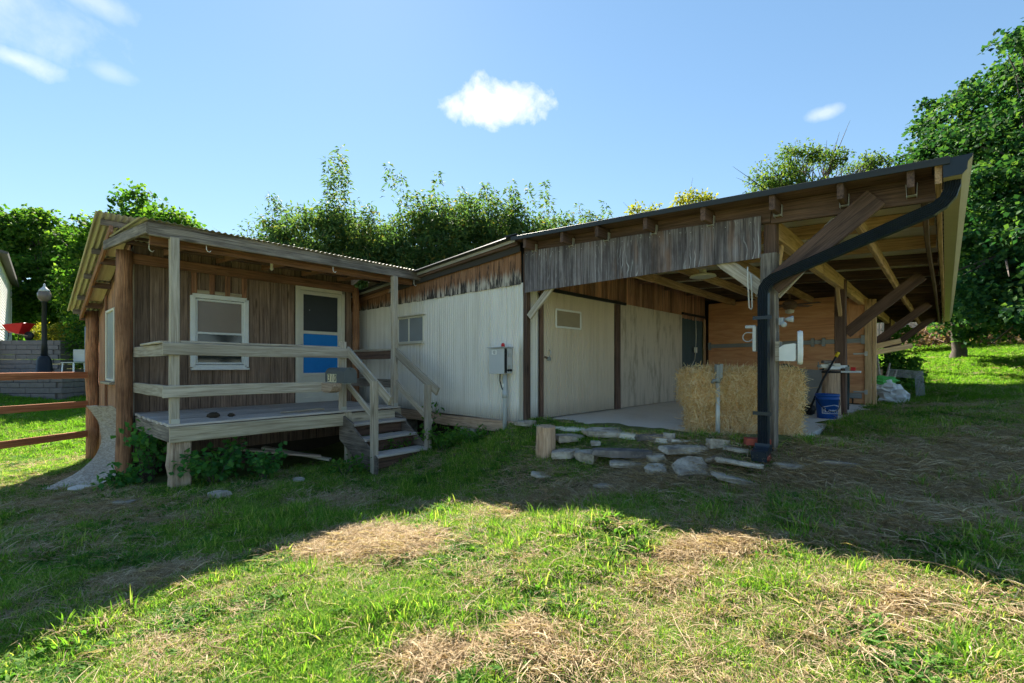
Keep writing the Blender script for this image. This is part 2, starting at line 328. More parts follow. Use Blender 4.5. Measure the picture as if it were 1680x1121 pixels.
def mesh(name, v, f, smooth=False):
    me = bpy.data.meshes.new(name); me.from_pydata([tuple(p) for p in v], [], f)
    if smooth: me.polygons.foreach_set('use_smooth', [True]*len(me.polygons))
    me.update(); return me
BC = {}
def beam_mesh(L, w, h, ch, seg, wob):
    key = (round(L, 3), round(w, 3), round(h, 3), round(ch, 4), seg)
    if not wob and key in BC: return BC[key]
    a, b = w/2, h/2; prof = [(-a+ch, -b), (a-ch, -b), (a, -b+ch), (a, b-ch), (a-ch, b), (-a+ch, b), (-a, b-ch), (-a, -b+ch)]
    v, f = [], []
    for i in range(seg+1):
        x = -L/2 + L*i/seg; dy = random.gauss(0, wob); dz = random.gauss(0, wob)
        for y, z in prof: v.append((x + (random.gauss(0, wob*.6) if i in (0, seg) else 0), y+dy+random.gauss(0, wob*.25), z+dz+random.gauss(0, wob*.25)))
    for i in range(seg):
        for k in range(8): f.append((i*8+k, (i+1)*8+k, (i+1)*8+(k+1) % 8, i*8+(k+1) % 8))
    f.append(tuple(range(8))[::1]); f.append(tuple(seg*8+k for k in range(8))[::-1])
    me = mesh('timber', v, f)
    if not wob: BC[key] = me
    return me
def beam(parent, name, p0, p1, w, h, m, up=(0, 0, 1), ch=.006, seg=1, wob=0, **k):
    p0, p1 = Vector(p0), Vector(p1); X, Y, Z = axes(p1-p0, up)
    me = beam_mesh((p1-p0).length, w, h, min(ch, w*.3, h*.3), seg, wob)
    if me.materials and me.materials[0] != M[m]: me = me.copy(); me.materials.clear()
    return link(name, me, parent, frame((p0+p1)/2, X, Y, Z), m=m, **k)
def box(parent, name, c, size, m, X=(1, 0, 0), up=(0, 0, 1), ch=.004, **k):
    c = Vector(c); X = Vector(X).normalized()
    return beam(parent, name, c - X*size[0]/2, c + X*size[0]/2, size[1], size[2], m, up, ch, **k)
def tube_data(pts, rad, n=8, cap=True):
    P = [Vector(p) for p in pts]; v, f = [], []; prev = None
    if not hasattr(rad, '__len__'): rad = [rad]*len(P)
    for i, p in enumerate(P):
        d = (P[min(i+1, len(P)-1)] - P[max(i-1, 0)])
        if d.length < 1e-9: d = Vector((0, 0, 1))
        d.normalize(); u = d.orthogonal().normalized() if prev is None else (prev - d*prev.dot(d)).normalized(); prev = u; w = d.cross(u)
        for k in range(n):
            a = 2*math.pi*k/n; v.append(p + (u*math.cos(a) + w*math.sin(a))*rad[i])
    for i in range(len(P)-1):
        for k in range(n): f.append((i*n+k, i*n+(k+1) % n, (i+1)*n+(k+1) % n, (i+1)*n+k))
    if cap: f.append(tuple(range(n))[::-1]); f.append(tuple((len(P)-1)*n+k for k in range(n)))
    return v, f
def tube(parent, name, pts, rad, m, n=8, smooth=True, **k):
    o = Vector(pts[0]); v, f = tube_data([Vector(p)-o for p in pts], rad, n)
    return link(name, mesh(name, v, f, smooth), parent, Matrix.Translation(o), m=m, **k)
def lathe_data(prof, n=20):
    v, f = [], []
    for r, z in prof:
        for k in range(n): a = 2*math.pi*k/n; v.append(Vector((r*math.cos(a), r*math.sin(a), z)))
    for i in range(len(prof)-1):
        for k in range(n): f.append((i*n+k, i*n+(k+1) % n, (i+1)*n+(k+1) % n, (i+1)*n+k))
    f.append(tuple(range(n))[::-1]); f.append(tuple((len(prof)-1)*n+k for k in range(n))); return v, f
def lathe(parent, name, c, prof, m, n=20, Mx=None, smooth=True, **k):
    v, f = lathe_data(prof, n)
    return link(name, mesh(name, v, f, smooth), parent, Mx or Matrix.Translation(Vector(c)), m=m, **k)
def prism(parent, name, poly, thick, Mx, m, **k):
    """poly in local XY, extruded along +Z"""
    n = len(poly); v = [(x, y, 0) for x, y in poly] + [(x, y, thick) for x, y in poly]
    f = [tuple(range(n))[::-1], tuple(range(n, 2*n))] + [(i, (i+1) % n, n+(i+1) % n, n+i) for i in range(n)]
    return link(name, mesh(name, v, f), parent, Mx, m=m, **k)
def sheet(parent, name, o, along, across, L, Wd, pitch, amp, m, kind='sine', **k):
    """corrugated metal: ribs along local X, corrugation across local Y, doubled for thickness"""
    X = Vector(along).normalized(); Y = Vector(across).normalized(); Z = X.cross(Y); n = max(1, round(Wd/pitch)); ys = []
    for i in range(n):
        y0 = Wd*i/n; p = Wd/n
        if kind == 'sine': ys += [(y0+p*j/6, amp*math.sin(2*math.pi*j/6)) for j in range(6)]
        elif kind == 'rib': ys += [(y0, 0), (y0+p*.42, 0), (y0+p*.5, amp), (y0+p*.88, amp), (y0+p*.97, 0)]
        else: ys += [(y0, 0), (y0+p*.76, 0), (y0+p*.82, amp), (y0+p*.94, amp)]
    ys.append((Wd, 0)); v, f = [], []; N_ = len(ys); t = .0015
    for x in (0, L):
        for y, z in ys: v.append((x, y, z))
    for x in (0, L):
        for y, z in ys: v.append((x, y, z-t))
    for i in range(N_-1):
        f.append((i, N_+i, N_+i+1, i+1)); f.append((2*N_+i, 2*N_+i+1, 3*N_+i+1, 3*N_+i))
    for i in range(N_-1):
        f.append((i, i+1, 2*N_+i+1, 2*N_+i)); f.append((N_+i, 3*N_+i, 3*N_+i+1, N_+i+1))
    return link(name, mesh(name, v, f), parent, frame(Vector(o), X, Y, Z), m=m, **k)
def text_mesh(s, size, depth=.001, shear=0):
    cu = bpy.data.curves.new('lettering', 'FONT'); cu.body = s; cu.size = size; cu.extrude = depth; cu.shear = shear; cu.align_x = 'CENTER'; cu.align_y = 'CENTER'; cu.resolution_u = 3
    ob = bpy.data.objects.new('lettering', cu); COL.objects.link(ob); dg = bpy.context.evaluated_depsgraph_get()
    me = bpy.data.meshes.new_from_object(ob.evaluated_get(dg)); bpy.data.objects.remove(ob); bpy.data.curves.remove(cu); me.materials.clear(); return me

# ------------------------------------------------------------------ ground height field
def vnoise(x, y, s=0):
    x = np.asarray(x, float); y = np.asarray(y, float); xi = np.floor(x).astype(np.int64); yi = np.floor(y).astype(np.int64); fx = x-xi; fy = y-yi
    def hsh(a, b):
        n = (a*374761393 + b*668265263 + s*1274126177) & 0xffffffff; n = ((n ^ (n >> 13))*1274126177) & 0xffffffff; return ((n ^ (n >> 16)) & 0xffff)/65535.
    u = fx*fx*(3-2*fx); w = fy*fy*(3-2*fy)
    return (hsh(xi, yi)*(1-u)+hsh(xi+1, yi)*u)*(1-w) + (hsh(xi, yi+1)*(1-u)+hsh(xi+1, yi+1)*u)*w
def fbm(x, y, s=0, o=4):
    t = 0; a = .5
    for i in range(o): t = t + a*vnoise(x*2**i, y*2**i, s+i); a *= .5
    return t/(1-.5**o)
CP = np.array([(0,0,0),(0,2,.12),(-3,2,.0),(3,2,.52),(2,1,.33),(1,1.5,.25),(.7,3.8,.33),(1.0,3.4,.37),(1.2,3.2,.40),(1.65,2.93,.48),(2.28,2.37,.51),(-2,1,-.05),(-1.7,3.9,.12),(0,4,.2),(2,3.6,.50),(3.4,2.6,.58),(4.5,2.0,.62),
 (-5.7,6.6,-.1),(-4.0,5.5,.09),(-3,4,.05),(-5,4.5,-.06),(-7.5,7.3,-.2),(-1.97,6.5,.1),(-1.25,7,.28),(-.6,5.6,.2),(-4,9,.0),(-6.3,9.5,-.12),(-2.5,9,.12),
 (.1,6.4,.755),(-.3,6.85,.54),(-1.2,7.8,.32),(-3.2,9.8,.2),(.41,5.55,.56),(1.0,5.6,.765),(1.7,5.0,.775),(2.35,4.5,.785),(2.9,4.2,.785),(.95,4.75,.44),(1.9,4.15,.52),(.45,6.0,.755),(2.4,3.95,.60),
 (2.5,7,.66),(4,8,.66),(5,10.5,.66),(1.8,6.9,.62),(3,5.6,.64),(4.2,5.9,.79),(5.5,7.1,.79),(7.5,9.0,.79),(6.3,5.6,.85),(5,4,.74),(8,6,.95),(12,10,1.0),(14.4,12.3,1.05),(11,13,.95),
 (17.2,16.5,1.6),(23,22,2.55),(30,28,3.0),(16,15,1.3),(-9.7,9.3,-.17),(-13,13,.12),(-16.6,15.6,.5),(-19.5,18.5,1.2),(-25,22,2.4),(-14,20,.7),
 (0,60,1.5),(-60,60,3),(60,60,5),(0,-20,-.3),(-40,0,-.5),(40,0,1.4),(0,20,.7),(0,14,.7),(-8,16,.3),(120,120,6),(-120,120,5),(0,200,5),(9,16,.9),(-30,10,.2)], float)
def rbf_k(d): return np.sqrt(d*d + .5)
_A = rbf_k(np.linalg.norm(CP[:, None, :2]-CP[None, :, :2], axis=2)); _n = len(CP); _P = np.c_[np.ones(_n)]
_S = np.block([[_A, _P], [_P.T, np.zeros((1, 1))]]); _w = np.linalg.solve(_S, np.r_[CP[:, 2], [0]])
def gz(x, y, detail=True):
    x = np.atleast_1d(np.asarray(x, float)); y = np.atleast_1d(np.asarray(y, float)); out = np.empty(len(x))
    for i in range(0, len(x), 20000):
        s = slice(i, i+20000); d = np.hypot(x[s, None]-CP[None, :, 0], y[s, None]-CP[None, :, 1]); out[s] = rbf_k(d) @ _w[:-1] + _w[-1]
    if detail: out = out + (fbm(x*1.1, y*1.1, 3)-.5)*.14 + (fbm(x*4, y*4, 9, 3)-.5)*.07
    return out
def g1(x, y): return float(gz([x], [y])[0])
# bare or hay-covered patches (x, y, rx, ry, strength) seen on the lawn
PATCH = [(-1.1,3.75,.85,.42,.95),(-.2,4.3,.4,.25,.5),(1.35,3.0,.5,.16,.9),(-.35,2.35,.28,.14,.9),(.15,2.35,.15,.2,.7),(2.6,2.95,.6,.22,.95),(-2.6,3.35,.45,.28,1.0),(-1.9,2.5,.4,.2,.35),
 (1.3,4.6,1.3,.45,.95),(3.4,3.85,1.7,.65,1.0),(4.8,4.3,1.7,.7,1.0),(3.0,3.45,.8,.3,.8),(-4.2,3.9,.9,.35,.7),(-3.4,4.6,.6,.25,.6),(-1.0,5.0,.5,.3,.6),(3.6,3.2,.6,.3,.9),(4.4,3.3,.7,.35,.9),(6.2,4.9,1.3,.45,.8),(-4.6,4.9,.7,.4,.7),(-5.6,5.7,.8,.6,.8),(-5,3.6,.6,.4,.6),(-3.6,5.0,.6,.25,.5),(-1.9,5.2,.6,.4,.6),(1.8,2.15,.3,.15,.5),(2.4,2.1,.35,.2,.4),
 (7.9,8.4,.8,.8,.9),(-6.6,7.0,.9,.7,.8),(.3,5.1,.5,.5,.6),(5.5,5.2,1.2,.4,.5),(-2.6,2.9,.3,.2,.4)]
def dryness(x, y):
    d = np.zeros(len(x))
    nz = (fbm(x*2.2, y*2.2, 21)-.5)*1.6
    for px, py, rx, ry, s in PATCH:
        e = np.sqrt(((x-px)/rx)**2+((y-py)/ry)**2); d = np.maximum(d, s*np.clip(1.25-e+nz*.7, 0, 1))
    base = np.clip((fbm(x*.9+5, y*.9, 33)-.52)*1.4, 0, .16)
    return np.clip(np.maximum(d, base), 0, 1)
def sinhspace(c, a, lo, hi, step):
    s = np.arange(math.asinh((lo-c)/a), math.asinh((hi-c)/a)+step, step); return c + a*np.sinh(s)
gx = sinhspace(0, 6, -200, 200, .021); gy = sinhspace(5, 5, -20, 240, .021)
GX, GY = np.meshgrid(gx, gy); fx, fy = GX.ravel(), GY.ravel(); fz = gz(fx, fy)
nx, ny = len(gx), len(gy); idx = np.arange(nx*ny).reshape(ny, nx)
quads = np.stack([idx[:-1, :-1], idx[:-1, 1:], idx[1:, 1:], idx[1:, :-1]], -1).reshape(-1, 4)
gm = bpy.data.meshes.new('ground'); gm.vertices.add(nx*ny); gm.vertices.foreach_set('co', np.stack([fx, fy, fz], -1).ravel())
gm.loops.add(len(quads)*4); gm.loops.foreach_set('vertex_index', quads.ravel().astype(np.int32)); gm.polygons.add(len(quads))
gm.polygons.foreach_set('loop_start', np.arange(0, len(quads)*4, 4, dtype=np.int32)); gm.update(calc_edges=True)
gm.polygons.foreach_set('use_smooth', np.ones(len(quads), bool))
at = gm.attributes.new('dry', 'FLOAT', 'POINT'); at.data.foreach_set('value', dryness(fx, fy).astype(np.float32))
link('ground', gm, m='ground', kind='structure')

# ================================================================== building frames
class Fr:
    def __init__(s, o, ang):
        a = R(ang); s.o = Vector((*o, 0)); s.v = Vector((math.sin(a), math.cos(a), 0)); s.u = Vector((-math.cos(a), math.sin(a), 0))
    def __call__(s, p, q, z): return s.o + s.v*p + s.u*q + Vector((0, 0, z))
C = Fr((-4.09, 5.447), 41.0)      # cabin: p along its front wall, q into it
Bf = Fr((.16, 6.6), 43.6)
def B(a, b, z): return Bf(b, -a, z)   # barn: a along the open front (to the right), b into the depth
Ba, Bb = -Bf.u, Bf.v
UP = Vector((0, 0, 1))
# ================================================================== BARN with open carport
barn = thing('barn', B(0, 0, .75), 'low barn with ribbed pale metal wall and open timber carport under a dark roof', 'barn')
def zr(a): return 3.41 - .062*abs(a)
slab_poly = [(0, 0), (.4, -.22), (1.3, -.12), (2.2, -.16), (3.0, .05), (3.3, .5), (3.28, 3.9), (3.6, 6.7), (3.6, 6.9), (0, 6.9)]
v = [B(a, b, .80) for a, b in slab_poly] + [B(a*1.0, b, .45) for a, b in slab_poly]; n = len(slab_poly)
o0 = B(0, 0, 0)
link('concrete_slab', mesh('slab', [p-o0 for p in v], [tuple(range(n))[::-1], tuple(range(n, 2*n))] + [(i, (i+1) % n, n+(i+1) % n, n+i) for i in range(n)]), None, Matrix.Translation(o0), m='concrete', kind='structure')
# roof sheets
roof = link('roof', None, barn, Matrix.Translation(B(0, 0, 3.4)))
dR = (Ba - UP*.062).normalized(); dL = (-Ba - UP*.062).normalized()
for i in range(17):
    b0 = -.27 + i*.895
    sheet(roof, 'roof_sheet', B(0, b0, zr(0)), dR, Bb, 4.47, .9, .225, .018, 'dark_roof', 'std')
    sheet(roof, 'roof_sheet', B(0, b0+.9, zr(0)), dL, -Bb, 7.3, .9, .225, .018, 'dark_roof', 'std')
beam(roof, 'ridge_cap', B(0, -.28, zr(0)+.022), B(0, 14.95, zr(0)+.022), .22, .012, 'dark_roof')
beam(roof, 'drip_edge', B(0.02, -.275, zr(0)-.03), B(4.46, -.275, zr(4.46)-.03), .012, .055, 'dark_roof', ch=.002)
beam(roof, 'drip_edge', B(-.02, -.155, zr(0)-.02), B(-7.2, -.155, zr(7.2)-.02), .012, .05, 'galv', ch=.002)
# sheathing boards under the metal, with open joints
for i in range(27):
    b0 = .06 + i*.55
    for a0, a1 in ((.03, 2.2), (2.205, 4.36)):
        beam(roof, 'sheathing_board', B(a0, b0+.25, zr(a0)-.022), B(a1, b0+.25, zr(a1)-.022), .49, .014, 'sheathing', ch=.002)
beam(roof, 'soffit_board', B(.03, -.09, zr(.03)-.03), B(4.36, -.09, zr(4.36)-.03), .27, .014, 'dark_timber', ch=.002)
for i in range(1, 14):
    b0 = i*1.13
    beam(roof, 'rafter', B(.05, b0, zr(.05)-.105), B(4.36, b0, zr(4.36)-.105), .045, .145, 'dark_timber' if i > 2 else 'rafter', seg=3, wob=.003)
# front rafter and the stub look-outs in their hangers
beam(roof, 'rafter', B(.02, .03, zr(.02)-.135), B(3.22, .03, zr(3.22)-.135), .05, .2, 'dark_timber', seg=4, wob=.003)
beam(roof, 'rafter', B(3.225, .03, zr(3.2)-.14), B(4.38, .03, zr(4.38)-.14), .05, .2, 'dark_timber', seg=2, wob=.003)
for a in (.25, .89, 1.42, 2.04, 2.67, 3.29, 3.8, 4.24):
    st = beam(roof, 'lookout', B(a, -.25, zr(a)-.115), B(a, .0, zr(a)-.115), .045, .13, 'dark_timber', wob=.002)
    for s in (-1, 1):
        beam(st, 'hanger_strap', B(a+s*.030, -.035, zr(a)-.20), B(a+s*.034, -.035, zr(a)-.095), .05, .004, 'hanger', up=Ba, ch=.001)
    beam(st, 'hanger_strap', B(a-.032, -.035, zr(a)-.187), B(a+.032, -.035, zr(a)-.187), .05, .004, 'hanger', ch=.001)
# purlins along the depth
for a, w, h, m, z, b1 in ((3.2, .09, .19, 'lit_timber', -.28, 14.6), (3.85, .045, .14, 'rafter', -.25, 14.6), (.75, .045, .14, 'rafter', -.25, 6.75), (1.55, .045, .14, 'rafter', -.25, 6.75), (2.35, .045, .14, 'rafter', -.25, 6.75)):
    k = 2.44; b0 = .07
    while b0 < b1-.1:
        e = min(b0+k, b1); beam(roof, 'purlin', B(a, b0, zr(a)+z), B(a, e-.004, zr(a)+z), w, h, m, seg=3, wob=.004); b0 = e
beam(roof, 'fascia_board', B(4.40, -.24, zr(4.4)-.10), B(4.40, 14.85, zr(4.4)-.10), .04, .17, 'rafter', seg=8, wob=.004)
beam(roof, 'fascia_board', B(4.30, .06, zr(4.3)-.19), B(4.30, 14.85, zr(4.3)-.19), .04, .08, 'dark_timber', seg=8, wob=.004)
# gutter and downspout
def sweep(parent, name, prof, pts, side, m, scale=None, closed=True, **k):
    P = [Vector(p) for p in pts]; o = P[0]; v, f = [], []; side = Vector(side).normalized(); n = len(prof)
    for i, p in enumerate(P):
        d = (P[min(i+1, len(P)-1)]-P[max(i-1, 0)]).normalized(); nn = side.cross(d).normalized(); s = scale[i] if scale else 1
        for x, y in prof: v.append(p-o+side*x*s+nn*y*s)
    for i in range(len(P)-1):
        for j in range(n if closed else n-1): f.append((i*n+j, i*n+(j+1) % n, (i+1)*n+(j+1) % n, (i+1)*n+j))
    if closed: f.append(tuple(range(n))[::-1]); f.append(tuple((len(P)-1)*n+j for j in range(n)))
    return link(name, mesh(name, v, f), parent, Matrix.Translation(o), m=m, **k)
gp = [(0, .0), (-.10, .0), (-.125, -.03), (-.13, -.085), (-.155, -.12), (-.155, -.135), (-.14, -.135), (-.12, -.115), (-.12, -.088), (-.112, -.035), (-.095, -.012), (-.012, -.012), (-.012, -.125), (0, -.125)]
zg = 2.985
gut = sweep(barn, 'gutter', [(-x, -y) for x, y in gp], [B(4.425, -.26, zg), B(4.425, 7, zg), B(4.425, 14.9, zg)], Ba, 'gutter')
ec = [(0, 0), (.10, 0), (.125, .03), (.13, .085), (.155, .12), (.155, .135), (0, .135)]
prism(gut, 'end_cap', ec, .006, frame(B(4.423, -.262, zg), Ba, UP, Ba.cross(UP)), 'downspout')
prof = []
W2, D2 = .043, .038     # in-plane half width, depth half
xs = np.linspace(-W2, W2, 13)
for i, x in enumerate(xs): prof.append((-D2 + (.011 if i % 2 else 0), x))
prof += [(-D2*.3, W2+.003), (D2*.3, W2-.003), (D2, W2), (D2, -W2), (D2*.3, -W2+.003), (-D2*.3, -W2-.003)]
pts, scl = [], []
def arc(c0, c1, c2, n=8):
    r = []
    for i in range(n+1):
        t = i/n; r.append((c0[0]*(1-t)**2+2*c1[0]*t*(1-t)+c2[0]*t*t, c0[1]*(1-t)**2+2*c1[1]*t*(1-t)+c2[1]*t*t))
    return r
for i, (a, z) in enumerate(arc((4.475, 2.985), (4.475, 2.845), (4.36, 2.795), 7)): pts.append(B(a, -.13, z)); scl.append(1 if i in (0,) else (1.07 if i % 2 else .95))
for i, (a, z) in enumerate(arc((3.315, 2.425), (3.19, 2.385), (3.19, 2.27), 7)): pts.append(B(a, -.13, z)); scl.append(1 if i in (7,) else (1.07 if i % 2 else .95))
pts.append(B(3.19, -.13, .84)); scl.append(1)
ds = sweep(barn, 'downspout', prof, pts, Bb, 'downspout', scl)
for zz in (1.15, 2.05): beam(ds, 'strap', B(3.11, -.182, zz), B(3.27, -.182, zz), .035, .004, 'downspout', up=-Bb, ch=.001)
sp = arc((0, .86), (0, .78), (-.16, .76), 5)
sweep(ds, 'shoe', [(x, y) for x, y in [(-.062, -.046), (.062, -.046), (.062, .046), (-.062, .046)]], [B(3.19, -.13+b, z) for b, z in sp], Ba, 'downspout', [1.03 if i % 2 else 1 for i in range(6)])
# posts of the eave line
def bpost(a, b, z0, z1, w, m, **k): return beam(barn, 'post', B(a, b, z0), B(a, b, z1), w, w, m, up=Ba, seg=5, wob=.003, ch=.01, **k)
bpost(3.2, .03, .62, 2.68, .135, 'grey_beam'); beam(barn, 'post', B(3.2, .09, 2.68), B(3.2, .09, 3.02), .11, .11, 'dark_timber', up=Ba)
bpost(3.2, 4.2, .7, 2.99, .15, 'dark_timber'); bpost(3.2, 8.4, .7, 2.99, .14, 'rafter'); bpost(3.2, 12.5, .7, 2.99, .15, 'dark_timber')
def brace(p0, p1, w=.045, h=.14, m='dark_timber', up=Bb): return beam(barn, 'brace', p0, p1, w, h, m, up=Vector(up).cross(Vector(p1)-Vector(p0)), seg=3, wob=.003)
brace(B(3.24, -.05, 2.36), B(4.02, -.05, 3.0), .04, .19, 'dark_timber')
brace(B(3.22, .10, 2.30), B(3.75, .10, 2.90), .045, .14, 'grey_wood')
for b in (4.2, 8.4, 12.5): brace(B(3.27, b, 2.12), B(4.18, b, 2.94), .06, .16)
brace(B(2.66, .02, 2.78), B(3.14, .02, 2.34), .04, .13, 'grey_wood'); brace(B(.55, .02, 2.72), B(.10, .02, 2.30), .04, .10, 'grey_wood')
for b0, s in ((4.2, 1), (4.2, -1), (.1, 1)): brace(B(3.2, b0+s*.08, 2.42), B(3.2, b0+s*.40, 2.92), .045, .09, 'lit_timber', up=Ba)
# header plywood over the open front
def hp(a0, a1, t0, t1, bot=2.645, m='header_ply', b=-.035, th=.018): prism(barn, 'header_panel', [(bot, -a0), (t0, -a0), (t1, -a1), (bot, -a1)], th, frame(B(0, b+th, 0), UP, -Ba, UP.cross(-Ba)), m)
hp(.06, 1.553, 3.235, 3.145); hp(1.557, 2.952, 3.145, 3.06); hp(2.956, 3.14, 3.06, 3.05)
for k in range(26): 
    a = .1+k*.118; lathe(barn, 'nail', B(a, -.037, 3.19-.056*a-(k % 3)*.012), [(.004, -.002), (.004, .002)], 'hanger', 6, Mx=frame(B(a, -.037, 3.19-.056*a-(k % 3)*.012), Ba, UP, -Bb))
# ------------------------------------------------ ribbed pale wall, its sill, gable boards
wall = link('wall', None, barn, Matrix.Translation(B(-3, 0, .77)))
for i in range(8):
    sheet(wall, 'wall_sheet', B(-.055-i*.88, -.002*(i % 2), .775+.003*i), UP, -Ba, 2.03, .90, .05, .013, 'white_sheet', 'rib')
beam(wall, 'corner_trim', B(-.03, -.004, .775), B(-.03, -.004, 2.80), .07, .02, 'white_sheet', up=-Bb)
sheet(wall, 'wall_sheet', B(.005, .34, .80), UP, -Bb, 1.95, .33, .055, .009, 'white_sheet', 'rib')
beam(wall, 'sill_beam', B(-.02, .03, .69), B(-7, .03, .66), .14, .17, 'stump_wood', seg=8, wob=.008)
beam(wall, 'sill_beam', B(.0, .06, .73), B(.0, .36, .75), .10, .09, 'stump_wood')
for a in (-1.2, -3.2, -5.4): box(wall, 'pier', B(a, .12, .35), (.35, .3, .55), 'stone', X=Ba, ch=.03)
box(wall, 'crawl_dark_sheet', B(-3.5, .35, .2), (7, .04, 1.0), 'soil_dark', X=Ba)  # dark sheet added to stand for the unlit gap under the sill
gable = link('gable', None, barn, Matrix.Translation(B(-3, 0, 2.8)))
a = -.02; k = 0
while a > -7.0:
    w = random.uniform(.085, .125); top = zr(a-w/2)-.15
    beam(gable, 'board', B(a-w/2, -.02+random.uniform(-.003, .003), 2.785+random.uniform(-.008, .006)), B(a-w/2, -.02, top), w-.004, .018, 'barn_board', up=-Bb, ch=.002); a -= w
beam(gable, 'fascia', B(-.0, -.06, zr(0)-.10), B(-7.1, -.06, zr(7.1)-.10), .03, .13, 'barn_board', seg=8, wob=.004)
beam(gable, 'fascia', B(-.0, -.10, zr(0)-.055), B(-7.1, -.10, zr(7.1)-.055), .06, .05, 'dark_timber', seg=4, wob=.003)
beam(gable, 'backing', B(-.05, .03, 3.0), B(-7, .03, 2.95), .02, .55, 'black', ch=.001)
beam(barn, 'post', B(.03, .05, .78), B(.03, .05, 3.22), .07, .09, 'dark_timber', up=Bb)
# small sliding window in the pale wall
win = link('window', None, barn, Matrix.Translation(B(-2.85, 0, 2.0)))
wx0, wx1, wz0, wz1 = -3.24, -2.42, 2.04, 2.50
for p0, p1 in (((wx0, wz0), (wx1, wz0)), ((wx0, wz1), (wx1, wz1)), ((wx0, wz0), (wx0, wz1)), ((wx1, wz0), (wx1, wz1)), (((wx0+wx1)/2-.05, wz0), ((wx0+wx1)/2-.05, wz1))):
    beam(win, 'frame', B(p0[0], -.022, p0[1]), B(p1[0], -.022, p1[1]), .03, .025, 'cream', up=-Bb)
box(win, 'pane', B((wx0+wx1)/2, -.014, (wz0+wz1)/2), (wx1-wx0, .45, .008), 'grey_screen', X=Ba, up=-Bb)
beam(win, 'sill', B(wx0-.04, -.05, wz0-.03), B(wx1+.04, -.05, wz0-.03), .09, .022, 'cream')
beam(win, 'drip_cap', B(wx0-.04, -.04, wz1+.03), B(wx1+.06, -.04, wz1+.03), .06, .015, 'cream')
# ------------------------------------------------ inner wall of the carport: sliding door, stained panels, dark doorway
inner = link('inner_wall', None, barn, Matrix.Translation(B(0, 3.4, .8)))
b = .30
while b < 6.78:
    w = random.uniform(.08, .13); beam(inner, 'board', B(.03, b+w/2, 2.70+random.uniform(-.01, .01)), B(.03, b+w/2, 3.33), w-.004, .018, 'inner_board', up=Ba, ch=.002); b += w
box(inner, 'backing', B(-.02, 3.4, 2.0), (6.8, .02, 2.7), 'black', X=Bb)
door = link('sliding_door', None, barn, Matrix.Translation(B(.07, 1.4, .8)))
for i in range(3): sheet(door, 'door_sheet', B(.065+.001*i, 2.40-i*.67, .815), UP, -Bb, 1.91, .685, .045, .010, 'tan_sheet', 'rib')
for p0, p1 in (((.66, 2.20), (1.31, 2.20)), ((.66, 2.47), (1.31, 2.47)), ((.66, 2.20), (.66, 2.47)), ((1.31, 2.20), (1.31, 2.47))):
    beam(door, 'window_frame', B(.09, *p0), B(.09, *p1), .03, .024, 'white', up=Ba)
box(door, 'window_pane', B(.083, .985, 2.335), (.64, .27, .008), 'pane_tan', X=Bb, up=Ba)
tube(door, 'handle', [B(.085, .50, 1.72), B(.11, .50, 1.76), B(.11, .50, 1.80), B(.085, .50, 1.84)], .008, 'hanger', 6)
box(door, 'lock', B(.09, .48, 1.70), (.07, .05, .03), 'grey_bar', X=Bb, up=Ba)
beam(door, 'latch_bar', B(.09, .38, 1.73), B(.09, .52, 1.70), .03, .01, 'fan_brown', up=Ba)
beam(inner, 'door_jamb', B(.06, .345, .80), B(.06, .345, 2.72), .05, .05, 'dark_timber', up=Ba)
beam(inner, 'door_post', B(.06, 2.515, .80), B(.06, 2.515, 2.80), .17, .05, 'dark_timber', up=Ba, seg=3, wob=.003)
beam(inner, 'door_track', B(.10, .3, 2.75), B(.10, 2.75, 2.75), .04, .05, 'black')
for b0, b1 in ((2.63, 3.98), (3.99, 5.37)): box(inner, 'panel', B(.05, (b0+b1)/2, 1.785), (1.95, b1-b0, .015), 'stained_panel', X=UP, up=Ba)
sheet(inner, 'doorway_sheet', B(.03, 6.60, .81), UP, -Bb, 1.98, 1.2, .075, .012, 'dark_sheet', 'sine')
beam(inner, 'door_track', B(.08, 5.35, 2.80), B(.08, 6.65, 2.80), .05, .05, 'black')
beam(inner, 'corner_board', B(.06, 6.70, .80), B(.06, 6.70, 2.75), .12, .03, 'rafter', up=Ba)
cd = tube(inner, 'drop_cord', [B(.12, 6.0, 2.75), B(.13, 6.0, 2.3), B(.12, 6.0, 2.02)], .008, 'rope', 6)
box(cd, 'outlet_box', B(.12, 6.0, 1.97), (.13, .08, .05), 'cream', X=UP, up=Ba)
tube(cd, 'lower_cord', [B(.12, 6.0, 1.9), B(.13, 5.9, 1.72), B(.12, 5.65, 1.50), B(.11, 5.4, 1.33)], .008, 'rope', 6)
# ------------------------------------------------ orange plywood stall front
stall = link('stall_front', None, barn, Matrix.Translation(B(1.7, 6.8, .8)))
zb = 6.80
for a0, a1, z0, z1, ax in ((.13, 1.48, .82, 2.06, Ba), (1.485, 2.86, .82, 2.06, Ba), (.13, 1.48, 2.065, 3.14, Ba), (1.485, 2.86, 2.065, 3.06, Ba), (2.865, 3.24, .82, 2.06, Ba), (2.865, 3.24, 2.065, 3.0, UP)):
    X = ax; s = (a1-a0, z1-z0) if ax is Ba else (z1-z0, a1-a0)
    box(stall, 'plywood_panel', B((a0+a1)/2, zb+.0, (z0+z1)/2), (s[0], s[1], .018), 'orange_ply', X=X, up=-Bb, ch=.003)
beam(stall, 'rail_bar', B(.15, zb-.03, 2.08), B(1.7, zb-.03, 2.09), .04, .09, 'grey_bar'); beam(stall, 'rail_bar', B(1.75, zb-.03, 2.10), B(2.95, zb-.03, 2.11), .04, .09, 'grey_bar')
